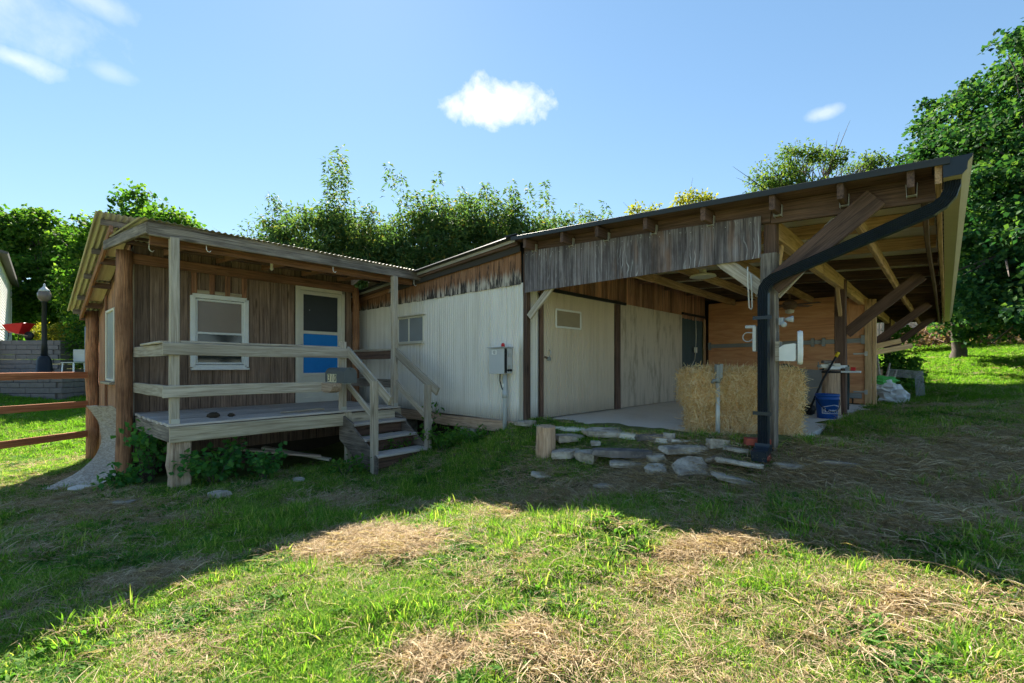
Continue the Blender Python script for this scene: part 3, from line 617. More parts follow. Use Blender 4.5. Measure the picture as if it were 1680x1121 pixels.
beam(stall, 'rail_bar', B(2.95, zb-.032, 2.11), B(3.25, zb-.032, 2.12), .04, .09, 'grey_bar'); beam(stall, 'rail_bar', B(2.4, zb-.03, .98), B(3.2, zb-.03, .98), .04, .11, 'grey_bar')
for a, z in ((.17, 2.08), (2.35, 2.1), (2.55, 2.1), (3.22, 2.13)): box(stall, 'bracket', B(a, zb-.05, z), (.06, .05, .18), 'grey_bar', X=Ba)
beam(stall, 'upright_bar', B(1.55, zb-.04, .85), B(1.55, zb-.04, 1.9), .06, .03, 'dark_sheet', up=-Bb); beam(stall, 'upright_bar', B(3.05, zb-.03, .82), B(3.05, zb-.03, 1.0), .02, .02, 'black', up=-Bb)
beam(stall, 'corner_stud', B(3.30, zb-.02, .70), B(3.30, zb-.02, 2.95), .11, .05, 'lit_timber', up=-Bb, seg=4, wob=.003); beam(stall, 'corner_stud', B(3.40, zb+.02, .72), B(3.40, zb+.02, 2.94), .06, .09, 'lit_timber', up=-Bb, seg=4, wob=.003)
for z in (1.84, 1.06):
    hg = beam(stall, 'hinge', B(3.06, zb-.028, z), B(3.26, zb-.028, z+.005), .035, .008, 'hanger', up=-Bb); box(hg, 'hinge_leaf', B(3.27, zb-.05, z), (.05, .09, .012), 'hanger', X=Ba, up=-Bb)
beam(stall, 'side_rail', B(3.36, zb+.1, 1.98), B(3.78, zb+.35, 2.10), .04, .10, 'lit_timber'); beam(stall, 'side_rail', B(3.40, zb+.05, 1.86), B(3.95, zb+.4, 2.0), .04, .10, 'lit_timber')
for i in range(26):
    b0 = 6.9+i*.2; beam(stall, 'side_board', B(3.22, b0, .72), B(3.22, b0, 2.4 if i < 7 else 1.5), .19, .02, 'rafter', up=Ba, ch=.002)
# far end walls so that the sky does not show under the roof
box(barn, 'back_wall', B(-3.5, 14.6, 1.9), (7, .03, 2.8), 'dark_timber', X=Ba); box(barn, 'side_wall', B(-7.0, 7.3, 1.9), (14.6, .03, 2.6), 'dark_timber', X=Bb)
# ------------------------------------------------ things under and on the barn
def dome(p, label):
    t = thing('ceiling_light', p, label, 'light'); lathe(t, 'canopy', p, [(.05, 0), (.05, .05), (.02, .06)], 'cream', 16); lathe(t, 'shade', p, [(.02, .0), (.17, -.03), (.185, -.055), (.17, -.06), (.02, -.04)], 'cream', 24)
dome(B(1.85, 1.9, 2.96), 'cream dome ceiling light nearest the open carport front'); dome(B(2.05, 4.4, 2.94), 'cream dome ceiling light deep in the carport behind the rope')
p = B(2.25, 5.2, 2.86); fan = thing('ceiling_fan', p, 'brown ceiling fan hanging in front of the orange plywood wall', 'fan')
tube(fan, 'rod', [p+Vector((0, 0, .2)), p+Vector((0, 0, -.08))], .018, 'fan_brown'); lathe(fan, 'motor', p, [(.05, .02), (.12, -.05), (.13, -.12), (.08, -.17)], 'fan_brown'); lathe(fan, 'lamp', p, [(.02, -.17), (.08, -.19), (.07, -.24), (.02, -.26)], 'cream'); lathe(fan, 'canopy', p, [(.09, .2), (.09, .17), (.03, .13)], 'cream')
for k in range(5):
    a = k*2*math.pi/5+.3; d = Vector((math.cos(a), math.sin(a), 0)); beam(fan, 'blade', p+d*.12+Vector((0, 0, -.09)), p+d*.52+Vector((0, 0, -.09)), .11, .008, 'fan_brown', up=(0, .15, 1))
p = B(3.03, -.06, 2.45); tube(None, 'rope', [p+Vector((0, 0, .12)), p, p+Vector((.01, 0, -.15)), p+Vector((.015, 0, -.28)), p+Vector((.035, 0, -.30)), p+Vector((.045, 0, -.28)), p+Vector((.04, 0, -.1)), p+Vector((.03, 0, .05))], .007, 'rope', 6, label='looped pale rope hanging beside the carport corner post', cat='rope')
# white plastic unit on the corner post
p = B(3.29, .03, 1.70); wu = thing('wall_unit', p, 'white plastic box with an upright oval disc fixed to the carport corner post', 'hose reel')
box(wu, 'bracket', B(3.285, .0, 1.735), (.035, .10, .19), 'grey_wood', X=Ba, ch=.006)
poly = [(0, -.075), (.0, .05), (.04, .075), (.12, .085), (.135, .08), (.135, -.07), (.12, -.08)]
prism(wu, 'housing', poly, .12, frame(B(3.303, .06, 1.72), Ba, UP, -Bb), 'white')
ov = []
for k in range(28):
    a = 2*math.pi*k/28; ov.append((.09*math.copysign(abs(math.cos(a))**.6, math.cos(a)), .155*math.copysign(abs(math.sin(a))**.75, math.sin(a))))
Xd = (Ba*-.25+Bb).normalized(); ovm = frame(B(3.44, .0, 1.765), Xd, UP, Xd.cross(UP)); dsk = prism(wu, 'disc', ov, .04, ovm, 'white'); prism(wu, 'rim', [(x*1.06, y*1.03) for x, y in ov], .016, ovm @ Matrix.Translation((0, 0, .012)), 'white_paint'); prism(dsk, 'recess', [(x*.5, y*.3-.04) for x, y in ov], .004, ovm @ Matrix.Translation((0, 0, .0405)), 'cream')
p = B(3.31, .0, 2.02); fl = thing('flood_light', p, 'small white flood light on the right face of the carport corner post', 'light'); box(fl, 'base', p, (.04, .04, .07), 'pvc', X=Ba); lathe(fl, 'head', p, [(.012, 0), (.02, .02), (.03, .06), (.03, .066)], 'pvc', 14, Mx=frame(p+Ba*.03+UP*.015, UP, Bb, Ba)); lathe(fl, 'head', p, [(.012, 0), (.018, .02), (.026, .05), (.026, .055)], 'pvc', 14, Mx=frame(p+Ba*.03-UP*.035, UP, Ba, -Bb))
p = B(3.09, -.04, 1.98); hk = thing('wire_hook', p, 'white bracket with wire hook on the left face of the carport corner post', 'hook'); box(hk, 'arm', p-Ba*.04, (.09, .025, .03), 'pvc', X=Ba); box(hk, 'plate', p-Ba*.0-UP*.12, (.03, .05, .25), 'hanger', X=Ba); tube(hk, 'hook', [p-Ba*.02-UP*.06]+[p-Ba*(.065+.045*math.sin(a_))-UP*(.10-.045*math.cos(a_)) for a_ in np.linspace(0, 4.2, 12)], .005, 'pvc', 6)
# electrical box on the pale wall
p = B(-.34, -.03, 1.67); eb = thing('electrical_box', B(-.34, -.05, .5), 'grey electrical control box with red warning lamp on the pale ribbed wall', 'electrical box')
box(eb, 'cabinet', B(-.34, -.11, 1.67), (.30, .17, .37), 'grey_box', X=Ba, ch=.008); box(eb, 'door', B(-.34, -.203, 1.665), (.31, .012, .375), 'grey_box', X=Ba, ch=.003); box(eb, 'gasket', B(-.185, -.17, 1.67), (.006, .05, .36), 'black', X=Ba)
box(eb, 'rain_lip', B(-.34, -.13, 1.867), (.34, .22, .012), 'grey_box', X=Ba); lathe(eb, 'warning_lamp', B(-.29, -.12, 1.875), [(.028, 0), (.028, .03), (.022, .05), (.008, .058)], 'red', 14)
sg = box(eb, 'sign', B(-.385, -.2105, 1.795), (.10, .0025, .065), 'white', X=Ba, ch=.001)
for dz, w in ((.018, .05), (.002, .06), (-.016, .045)): box(sg, 'print_line', B(-.38, -.2125, 1.795+dz), (w, .001, .006), 'black', X=Ba, ch=.0002)
for z in (1.76, 1.58): box(eb, 'latch', B(-.178, -.10, z), (.012, .04, .05), 'hanger', X=Ba)
for dy in (-.07, -.12): lathe(eb, 'knob', B(0, 0, 0), [(.018, 0), (.018, .02), (.012, .028)], 'black', 12, Mx=frame(B(-.188, dy, 1.53), UP, Bb, Ba))
cdt = tube(eb, 'conduit', [B(-.28, -.09, 1.49), B(-.28, -.09, 1.1), B(-.28, -.09, .45)], .033, 'pvc', 14); tube(cdt, 'coupling', [B(-.28, -.09, 1.22), B(-.28, -.09, 1.12)], .039, 'pvc', 14); tube(eb, 'cable', [B(-.36, -.11, 1.49), B(-.365, -.11, 1.38), B(-.34, -.10, 1.28), B(-.315, -.10, 1.24)], .009, 'black', 6)
box(cdt, 'tag', B(-.28, -.126, 1.31), (.03, .004, .05), 'white', X=Ba, ch=.0005)
# ================================================================== CABIN
Cp, Cq = C.v, C.u
def zc(q): return 3.72 - .318*(q-1.7)      # top of the main roof
cabin = thing('cabin', C(1.7, 3.4, .3), 'small dark board cabin on log posts with a rusty corrugated roof', 'cabin')
fw = link('front_wall', None, cabin, Matrix.Translation(C(1.7, 2, .3)))
def vboard(par, p, q, z0, z1, w, m, nrm, th=.02): 
    return beam(par, 'board', p if isinstance(p, Vector) else C(p, q, z0), C(p, q, z1), w-.006, th, m, up=nrm, ch=.003)
p = -.02; OPEN = ((.70, 1.51, 1.575, 2.725), (2.33, 3.32, .86, 3.08))
while p < 3.46:
    w = min(random.choice((.11, .15, .17, .19)), 3.475-p); d = 2.0+random.uniform(-.004, .004)
    parts = [(p, p+w, .2, 3.45)]
    for o0, o1, zl, zh in OPEN:
        nw = []
        for a0, a1, l, h in parts:
            if a1 <= o0 or a0 >= o1: nw.append((a0, a1, l, h)); continue
            if a0 < o0: nw.append((a0, o0, l, h))
            if a1 > o1: nw.append((o1, a1, l, h))
            m0, m1 = max(a0, o0), min(a1, o1); nw += [(m0, m1, l, zl), (m0, m1, zh, h)]
        parts = nw
    for a0, a1, l, h in parts:
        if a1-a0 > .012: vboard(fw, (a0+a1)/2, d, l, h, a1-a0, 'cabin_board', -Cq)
    p += w
for pp, w in ((.735, .075), (.985, .075), (1.21, .07), (1.465, .075)): beam(fw, 'batten', C(pp, 1.97, 2.76), C(pp, 1.97, 3.15), w, .03, 'red_beam', up=-Cq)
beam(fw, 'window_header', C(.74, 1.978, 2.79), C(1.46, 1.978, 2.79), .07, .02, 'rim_wood', up=-Cq)
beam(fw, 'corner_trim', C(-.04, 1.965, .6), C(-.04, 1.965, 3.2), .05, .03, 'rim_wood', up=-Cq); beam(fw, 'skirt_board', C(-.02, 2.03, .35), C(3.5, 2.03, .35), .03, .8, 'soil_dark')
beam(fw, 'ledger', C(-.05, 1.93, 3.17), C(3.5, 1.93, 3.17), .05, .15, 'red_beam', seg=5, wob=.003)
box(cabin, 'backing_wall', C(1.72, 2.06, 1.9), (3.4, .02, 2.9), 'black', X=Cp)
lw = link('side_wall', None, cabin, Matrix.Translation(C(-.05, 3.4, .3)))
q = 2.03
while q < 4.85:
    w = random.choice((.12, .15, .18)); c = q+w/2
    segs = [(.05, zc(c)-.16)]
    if q+w > 3.02 and q < 3.78: segs = [(.05, 1.36), (2.52, zc(c)-.16)]
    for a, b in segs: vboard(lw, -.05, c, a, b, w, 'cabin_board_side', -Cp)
    q += w
for qq in (2.9, 3.9): beam(lw, 'batten', C(-.085, qq, .1), C(-.085, qq, zc(qq)-.2), .05, .03, 'red_beam', up=-Cp)
box(cabin, 'backing_wall', C(-.02, 3.45, 1.6), (2.85, .02, 2.4), 'black', X=Cq); box(cabin, 'end_wall', C(3.48, 3.45, 1.5), (2.9, .03, 2.4), 'cabin_board', X=Cq); box(cabin, 'rear_wall', C(1.7, 4.9, 1.4), (3.5, .03, 2.5), 'cabin_board', X=Cp); box(cabin, 'floor', C(1.7, 3.45, .5), (3.4, 2.85, .1), 'dark_timber', X=Cp)
sw = link('side_window', None, cabin, Matrix.Translation(C(-.09, 3.4, 1.4)))
for a, b in (((3.02, 1.36), (3.78, 1.36)), ((3.02, 2.52), (3.78, 2.52)), ((3.02, 1.36), (3.02, 2.52)), ((3.78, 1.36), (3.78, 2.52))): beam(sw, 'frame', C(-.09, *a), C(-.09, *b), .045, .03, 'cream', up=-Cp)
box(sw, 'pane', C(-.075, 3.4, 1.94), (.74, 1.14, .01), 'grey_screen', X=Cq, up=-Cp); beam(sw, 'sill', C(-.12, 2.95, 1.31), C(-.12, 3.85, 1.31), .09, .04, 'rim_wood')
def logpost(p, q, z0, z1, r=.1, par=cabin):
    ps = [C(p+random.gauss(0, .006), q+random.gauss(0, .006), z0+(z1-z0)*i/9) for i in range(10)]; o = ps[0]
    v, f = tube_data([x-o for x in ps], [r*random.uniform(.95, 1.05) for _ in ps], 16)
    X, Y, Z = UP, Cp, UP.cross(Cp); Mx = frame(o, X, Y, Z); iv = frame(Vector((0, 0, 0)), X, Y, Z).inverted()
    return link('log_post', mesh('log', [iv @ x for x in v], f, True), par, Mx, m='log')
logpost(-.14, 1.9, -.25, 3.26, .098); logpost(-.14, 4.95, -.3, 2.62, .1); logpost(3.55, 1.95, .2, 3.2, .07)
# front window
wn_ = link('window', None, cabin, Matrix.Translation(C(1.1, 1.97, 1.6)))
x0, x1, z0, z1 = .716, 1.495, 1.575, 2.725; qf = 1.965
for a, b in (((x0, z0), (x1, z0)), ((x0, z1), (x1, z1)), ((x0, z0), (x0, z1)), ((x1, z0), (x1, z1))): beam(wn_, 'frame', C(a[0], qf, a[1]), C(b[0], qf, b[1]), .07, .05, 'white', up=-Cq)
for a, b in (((x0+.05, z0+.06), (x1-.05, z0+.06)), ((x0+.05, z1-.06), (x1-.05, z1-.06)), ((x0+.05, z0+.05), (x0+.05, z1-.05)), ((x1-.05, z0+.05), (x1-.05, z1-.05)), ((x0+.05, 2.13), (x1-.05, 2.13))): beam(wn_, 'sash', C(a[0], qf+.012, a[1]), C(b[0], qf+.012, b[1]), .035, .035, 'white_paint', up=-Cq)
box(wn_, 'pane', C((x0+x1)/2, qf+.03, 2.40), (x1-x0-.1, .52, .006), 'blind', X=Cp, up=-Cq); box(wn_, 'pane', C((x0+x1)/2, qf+.024, 1.87), (x1-x0-.1, .50, .006), 'glass', X=Cp, up=-Cq); box(wn_, 'curtain', C(x0+.27, qf+.05, 1.87), (.42, .5, .01), 'bag_white', X=Cp, up=-Cq); beam(wn_, 'sill', C(x0-.03, qf-.03, z0-.03), C(x1+.03, qf-.03, z0-.03), .07, .035, 'white')
# screen door with a blue lower panel
dr = link('screen_door', None, cabin, Matrix.Translation(C(2.82, 1.96, .9)))
dx0, dx1, dz0, dz1 = 2.343, 3.306, .89, 3.095; qd = 1.965
for a, b, w in (((dx0+.03, dz0), (dx0+.03, dz1), .07), ((dx1-.03, dz0), (dx1-.03, dz1), .07), ((dx0, dz1-.03), (dx1, dz1-.03), .07)): beam(dr, 'casing', C(a[0], qd, a[1]), C(b[0], qd, b[1]), w, .045, 'cream', up=-Cq)
for a, b, w in (((dx0+.1, dz0), (dx0+.1, dz1-.07), .075), ((dx1-.1, dz0), (dx1-.1, dz1-.07), .075), ((dx0+.07, dz1-.105), (dx1-.07, dz1-.105), .07), ((dx0+.13, 2.235), (dx1-.13, 2.235), .06), ((dx0+.13, 1.43), (dx1-.13, 1.43), .06), ((dx0+.07, .95), (dx1-.07, .95), .10)): beam(dr, 'stile', C(a[0], qd+.008, a[1]), C(b[0], qd+.008, b[1]), w, .035, 'cream', up=-Cq)
cx_ = (dx0+dx1)/2; wd = dx1-dx0-.27
box(dr, 'screen', C(cx_, qd+.018, 2.62), (wd, .75, .006), 'screen', X=Cp, up=-Cq); box(dr, 'blue_panel', C(cx_, qd+.016, 1.83), (wd, .76, .008), 'blue_panel', X=Cp, up=-Cq, label='bright blue lower door panel'); box(dr, 'kick_panel', C(cx_, qd+.016, 1.19), (wd, .44, .008), 'cream', X=Cp, up=-Cq)
box(dr, 'handle', C(dx0+.1, qd-.025, 1.95), (.03, .10, .02), 'hanger', X=Cp, up=-Cq); lathe(dr, 'knob', C(2.62, qd+.0, 2.62), [(.008, 0), (.008, .01)], 'white', 8, Mx=frame(C(2.60, qd+.012, 2.66), Cp, UP, -Cq))
# main roof
mr = link('roof', None, cabin, Matrix.Translation(C(1.7, 3.4, 3.2)))
dq = (Cq - UP*.318).normalized(); Lr = 3.45*math.sqrt(1+.318**2)
for i in range(7): sheet(mr, 'roof_sheet', C(-.46+i*.625+.64, 1.7, zc(1.7)), dq, -Cp, Lr, .65, .068, .011, 'rust_roof', 'sine')
for qq in (1.86, 2.7, 3.55, 4.4, 5.02): beam(mr, 'purlin', C(-.40, qq, zc(qq)-.06), C(3.9, qq, zc(qq)-.06), .04, .085, 'grey_beam')
beam(mr, 'barge_rafter', C(-.29, 1.80, zc(1.8)-.155), C(-.29, 5.05, zc(5.05)-.155), .04, .11, 'red_beam', seg=4, wob=.003); beam(mr, 'barge_rafter', C(-.04, 1.80, zc(1.8)-.165), C(-.04, 5.05, zc(5.05)-.165), .05, .12, 'dark_timber')
for qa, qb in ((2.15, 2.68), (2.74, 3.52), (3.6, 4.36)): beam(mr, 'soffit_panel', C(-.165, qa, zc(qa)-.11), C(-.165, qb, zc(qb)-.11), .19, .012, 'sheathing')
for qq in (1.93, 2.71, 3.56, 4.38, 4.97): beam(mr, 'outrigger', C(-.30, qq, zc(qq)-.19), C(0, qq, zc(qq)-.19), .05, .09, 'dark_timber')
beam(mr, 'fascia', C(-.1, 1.83, zc(1.83)-.125), C(3.85, 1.83, zc(1.83)-.125), .03, .17, 'grey_beam', seg=4, wob=.003)
beam(mr, 'soffit_panel', C(-.1, 1.95, 3.5), C(3.6, 1.95, 3.5), .03, .26, 'dark_timber')
# ================================================================== PORCH
porch = thing('porch', C(1.5, .9, .1), 'weathered grey timber porch with deck, rails and steps in front of the cabin', 'porch')
dk = link('deck', None, porch, Matrix.Translation(C(1.6, 1, .87)))
q = -.06
while q < 1.93:
    beam(dk, 'plank', C(-.03+random.uniform(-.012, .012), q+.07, .885+random.uniform(-.002, .002)), C(3.24+random.uniform(-.01, .01), q+.07, .885), .136, .03, 'deck_wood', seg=3, wob=.0015); q += .142
beam(dk, 'rim_beam', C(-.02, -.05, .775), C(2.32, -.05, .76), .04, .185, 'rim_wood', seg=4, wob=.003); beam(dk, 'rim_beam', C(.0, -.03, .77), C(.0, 1.95, .77), .04, .185, 'grey_beam', seg=3, wob=.003); beam(dk, 'rim_beam', C(3.22, -.05, .77), C(3.22, 1.95, .77), .04, .185, 'rim_wood'); beam(dk, 'rim_beam', C(2.3, -.05, .77), C(3.24, -.05, .77), .04, .17, 'rim_wood')
for qq in (.5, 1.0, 1.5): beam(dk, 'joist', C(.02, qq, .79), C(3.2, qq, .79), .04, .14, 'dark_timber')
beam(porch, 'support_post', C(.10, .06, -.05), C(.10, .06, .68), .21, .19, 'post_timber', up=Cq, seg=5, wob=.006, ch=.015); beam(porch, 'support_post', C(2.26, -.06, .0), C(2.26, -.06, .87), .10, .06, 'rim_wood', up=Cq); beam(porch, 'support_post', C(3.15, .05, .1), C(3.15, .05, .7), .10, .10, 'rim_wood', up=Cq); beam(porch, 'support_post', C(.1, 1.85, -.1), C(.1, 1.85, .7), .12, .12, 'dark_timber', up=Cq)
beam(porch, 'post', C(.04, .0, .90), C(.04, .0, 3.13), .092, .092, 'grey_wood', up=Cq, seg=4, wob=.002); beam(porch, 'post', C(2.2, -.0, .90), C(2.2, -.0, 1.97), .09, .09, 'grey_wood', up=Cq, seg=3, wob=.002); beam(porch, 'post', C(3.15, .0, .90), C(3.15, .0, 3.13), .092, .092, 'grey_wood', up=Cq, seg=4, wob=.002)
for pp in (.04, 2.2, 3.15): box(porch, 'post_base', C(pp, -.05, .93), (.085, .006, .06), 'hanger', X=Cp)
def rail(p0, p1, h=.145, w=.038, m='grey_wood', **k): return beam(porch, 'rail', p0, p1, w, h, m, seg=4, wob=.0025, **k)
rail(C(-.09, -.068, 1.797), C(2.27, -.068, 1.79)); rail(C(-.09, -.068, 1.29), C(1.93, -.068, 1.285)); rail(C(-.03, -.045, 1.795), C(-.03, 1.92, 1.79)); rail(C(-.03, -.045, 1.29), C(-.03, 1.92, 1.28))
beam(porch, 'rail_cap', C(.09, .0, 1.885), C(2.15, .0, 1.88), .10, .03, 'grey_wood', seg=3, wob=.002); beam(porch, 'rail_cap', C(-.03, .1, 1.885), C(-.03, 1.2, 1.88), .10, .03, 'grey_wood')
beam(porch, 'rail_post', C(-.06, 1.93, .80), C(-.06, 1.93, 2.02), .07, .045, 'grey_wood', up=Cq)
rail(C(3.19, .05, 1.79), C(3.19, 1.9, 1.79), m='dark_timber'); rail(C(3.19, .05, 1.29), C(3.19, 1.9, 1.28), m='grey_beam'); beam(porch, 'rail_cap', C(3.17, .05, 1.88), C(3.17, 1.9, 1.88), .08, .03, 'grey_wood')
# steps
stp = link('steps', None, porch, Matrix.Translation(C(2.65, -.5, .1)))
for z, q0, q1 in ((.70, -.06, -.36), (.50, -.36, -.68), (.30, -.68, -1.0)):
    beam(stp, 'tread', C(2.2, (q0+q1)/2-.01, z), C(3.12, (q0+q1)/2-.01, z), .31, .038, 'deck_wood', seg=3, wob=.002); beam(stp, 'riser', C(2.22, q1+.10, z-.11), C(3.1, q1+.10, z-.11), .02, .15, 'dark_timber')
beam(stp, 'riser', C(2.22, -.075, .77), C(3.1, -.075, .77), .02, .12, 'rim_wood')
for pp in (2.19, 3.13): prism(stp, 'stringer', [(.05, .86), (-.34, .86-.14), (-.36, .66), (-.98, .29), (-.98, .02), (-.85, -.02), (.05, .45)], .035, frame(C(pp-.017, 0, 0), Cq, UP, Cq.cross(UP)), 'grey_beam')
beam(porch, 'stair_post', C(2.2, -.89, .0), C(2.2, -.89, 1.38), .088, .088, 'grey_wood', up=Cq, seg=3, wob=.002); beam(porch, 'stair_post', C(3.1, -.97, .2), C(3.1, -.97, 1.30), .088, .088, 'grey_wood', up=Cq, seg=3, wob=.002)
def hrail(p, q0, z0, q1, z1, h=.14): beam(porch, 'hand_rail', C(p, q0, z0), C(p, q1, z1), .038, h, 'grey_wood', seg=3, wob=.002)
hrail(2.26, -.03, 1.84, -1.2, 1.10); hrail(3.16, .02, 1.86, -1.14, 1.19); hrail(2.26, -.06, 1.30, -.86, .80, .09); hrail(3.16, .0, 1.33, -1.0, .70, .09)
# porch roof
pr = link('roof', None, porch, Matrix.Translation(C(1.8, 1, 3.3)))
dpq = (Cq*2.07 + UP*.15).normalized()
for i in range(7): sheet(pr, 'roof_sheet', C(-.30+i*.605+.625, -.07, 3.295), dpq, -Cp, 2.08, .63, .068, .010, 'rust_roof', 'sine')
beam(pr, 'front_beam', C(-.21, 0, 3.20), C(3.90, 0, 3.215), .045, .165, 'grey_beam', seg=6, wob=.003); beam(pr, 'inner_beam', C(-.15, .25, 3.12), C(3.85, .25, 3.13), .045, .11, 'red_beam', seg=4, wob=.003)
beam(pr, 'side_fascia', C(-.215, -.02, 3.20), C(-.34, 1.98, 3.31), .04, .13, 'grey_beam', seg=3, wob=.002); beam(pr, 'side_fascia', C(3.88, .03, 3.20), C(3.88, 1.98, 3.31), .04, .13, 'grey_beam')
for pp in (.35, 1.05, 1.75, 2.45, 3.15): beam(pr, 'rafter', C(pp, .04, 3.205), C(pp, 1.93, 3.335), .04, .10, 'red_beam', seg=2, wob=.003)
for qq in (.55, 1.05, 1.55): beam(pr, 'purlin', C(-.24, qq, 3.24+.072*qq-.03), C(3.86, qq, 3.24+.072*qq-.03), .06, .035, 'dark_timber')
for pp, qq in ((.38, .03), (2.06, .03), (3.6, .05), (-.1, .55)):
    h = C(pp, qq, 3.13); tube(pr, 'hook', [h+UP*.05, h-UP*.06, h-UP*.085+Cp*.015, h-UP*.09+Cp*.035, h-UP*.07+Cp*.05], .005, 'white', 6)
bb = tube(pr, 'bulb_socket', [C(1.50, .9, 3.24), C(1.50, .9, 3.16)], .022, 'cream', 10); lathe(bb, 'bulb', C(1.5, .9, 3.13), [(.012, -.03), (.026, -.015), (.026, .01), (.014, .03)], 'bulb', 12)
# ================================================================== mailbox
mp = 2.03; mb = thing('mailbox', C(mp, -.3, 1.33), 'dark grey rural mailbox numbered 310 beside the porch steps', 'mailbox')
arch = [(-.095, 0), (.095, 0), (.095, .13)] + [(.095*math.cos(R(a)), .13+.095*math.sin(R(a))) for a in range(15, 180, 15)] + [(-.095, .13)]
mf = frame(C(mp, .03, 1.345), Cp, UP, Cp.cross(UP)); prism(mb, 'body', arch, .56, mf, 'mailbox'); prism(mb, 'door', [(x*1.04, y*1.03-.003) for x, y in arch], .02, mf @ Matrix.Translation((0, 0, .553)), 'mailbox')
box(mb, 'latch', C(mp, -.565, 1.55), (.02, .03, .03), 'mailbox', X=Cp)
pl = link('number_plate', None, mb, Matrix.Translation(C(mp-.0965, -.36, 1.42)))
for i, ch in enumerate('310'):
    qc = -.09-i*.088; cpl = box(mb, 'number_plate', C(mp-.0968, qc, 1.412), (.084, .125, .002), 'plate', X=-Cq, up=-Cp, ch=.0005)
    me = text_mesh(ch, .15, .0008, .12); fm = frame(C(mp-.0982, qc, 1.412), -Cq, UP, -Cp); link('digit', me, cpl, fm, m='digit')
bpy.data.objects.remove(pl)
poly = [(-.17, 0), (.17, 0), (.17, -.05), (.13, -.11), (.05, -.14), (-.05, -.14), (-.17, -.12)]
prism(mb, 'support_block', poly, .14, frame(C(mp-.07, -.24, 1.342), -Cq, UP, (-Cq).cross(UP)), 'post_timber'); box(mb, 'bracket', C(mp+.0, -.43, 1.335), (.12, .04, .014), 'hanger', X=Cp)
# strand board sheet slumped against the cabin corner
ob = []; nU, nV = 8, 16
obm = thing('strand_board', C(-.3, 1.6, -.1), 'warped grey strand board leaning against the cabin corner log', 'board')
TL, TR, BL, BR = Vector((-6.32, 6.75, 1.0)), Vector((-5.90, 6.72, 1.0)), Vector((-6.30, 6.30, -.10)), Vector((-5.55, 6.2, -.08))
v, f = [], []
for s in (0, 1):
    for j in range(nV+1):
        t = j/nV; bulge = math.sin(math.pi*t)**1.0
        for i in range(nU+1):
            u = i/nU; P = (TL*(1-u)+TR*u)*(1-t**1.0) + (BL*(1-u)+BR*u)*t
            P = P + Vector((.16*bulge*(1-.3*t), .30*bulge, -.20*bulge*t)) + Vector((random.gauss(0, .004), random.gauss(0, .004), random.gauss(0, .004))) + Vector((-.16*t**3, -.05*t**4, 0))
            v.append(P - TL + Vector((0, .012*s, .006*s)))
K = (nU+1)*(nV+1)
for j in range(nV):
    for i in range(nU):
        a = j*(nU+1)+i; f.append((a, a+1, a+nU+2, a+nU+1)); f.append((K+a, K+a+nU+1, K+a+nU+2, K+a+1))
for j in range(nV):
    for i in (0, nU): a = j*(nU+1)+i; f.append((a, a+nU+1, K+a+nU+1, K+a))
for i in range(nU):
    for j in (0, nV): a = j*(nU+1)+i; f.append((a, a+1, K+a+1, K+a))
link('panel', mesh('panel', v, f), obm, Matrix.Translation(TL), m='strand_board')
# debris under and on the deck
for i, (p0, p1, w, h, m, lb) in enumerate(((C(.9, .5, .42), C(1.9, .1, .22), .14, .03, 'post_timber', 'tan plank propped in the dark under the porch deck'), (C(1.3, .7, .36), C(2.0, .0, .16), .12, .03, 'rim_wood', 'short plank lying under the deck near the steps'), (C(.5, .9, .30), C(1.4, .5, .15), .2, .03, 'dark_timber', 'dark board lying at the back under the deck'))):
    link_o = beam(None, 'loose_plank', p0, p1, w, h, m, seg=2, wob=.003, label=lb, cat='plank')
for i, (pp, qq, s, lb) in enumerate(((.55, .35, .07, 'dark clod on the deck by the left porch post'), (.75, .32, .05, 'small dark clod right of the larger one on the deck'))):
    c = C(pp, qq, .90+s*.5); v, f = lathe_data([(s*.3, -s*.5), (s, -s*.2), (s*.9, s*.2), (s*.4, s*.5)], 10)
    link('dirt_clod', mesh('clod', [x*random.uniform(.8, 1.2) for x in v], f, True), None, Matrix.Translation(c), m='soil_dark', label=lb, cat='clod')
beam(None, 'driftwood_stick', C(1.35, .2, .925), C(1.95, .12, .935), .035, .03, 'grey_wood', seg=5, wob=.008, label='grey stick lying along the deck edge below the window', cat='stick')
# ================================================================== stones and loose things in front of the carport
def stone(label, x, y, sx, sy, sz, yaw, dz=0, tilt=(0, 0), m='stone', n=8, seed=0, name='stone', cat='stone', jag=.30):
    rs = random.Random(seed*7+3); z = g1(x, y)+dz; rings = []
    ang = sorted(2*math.pi*(k+rs.uniform(-.3, .3))/n for k in range(n)); rad = [1-jag*rs.random() for _ in ang]
    for zz, s in ((-.5, .95), (-.1, 1.0), (.36, .985), (.5, .93)):
        ring = []
        for a, r in zip(ang, rad):
            c, s2 = math.cos(a), math.sin(a); k = 1/max(abs(c), abs(s2))**.72
            ring.append(Vector((c*r*s*k*sx*.5*(1+rs.gauss(0, .045)), s2*r*s*k*sy*.5*(1+rs.gauss(0, .045)), zz*sz+rs.gauss(0, sz*.09))))
        rings.append(ring)
    v = [p for r in rings for p in r]; f = [tuple(range(n))[::-1], tuple(range(3*n, 4*n))]
    for i in range(3):
        for k in range(n): f.append((i*n+k, i*n+(k+1) % n, (i+1)*n+(k+1) % n, (i+1)*n+k))
    Mx = Matrix.Translation((x, y, z+sz*.32)) @ Matrix.Rotation(R(yaw), 4, 'Z') @ Matrix.Rotation(R(tilt[0]), 4, 'X') @ Matrix.Rotation(R(tilt[1]), 4, 'Y')
    return link(name, mesh('stone', v, f), None, Mx, m=m, label=label, cat=cat, group='stones in front of the carport' if y < 5.6 and x > 0 else 'stones in the grass by the cabin')
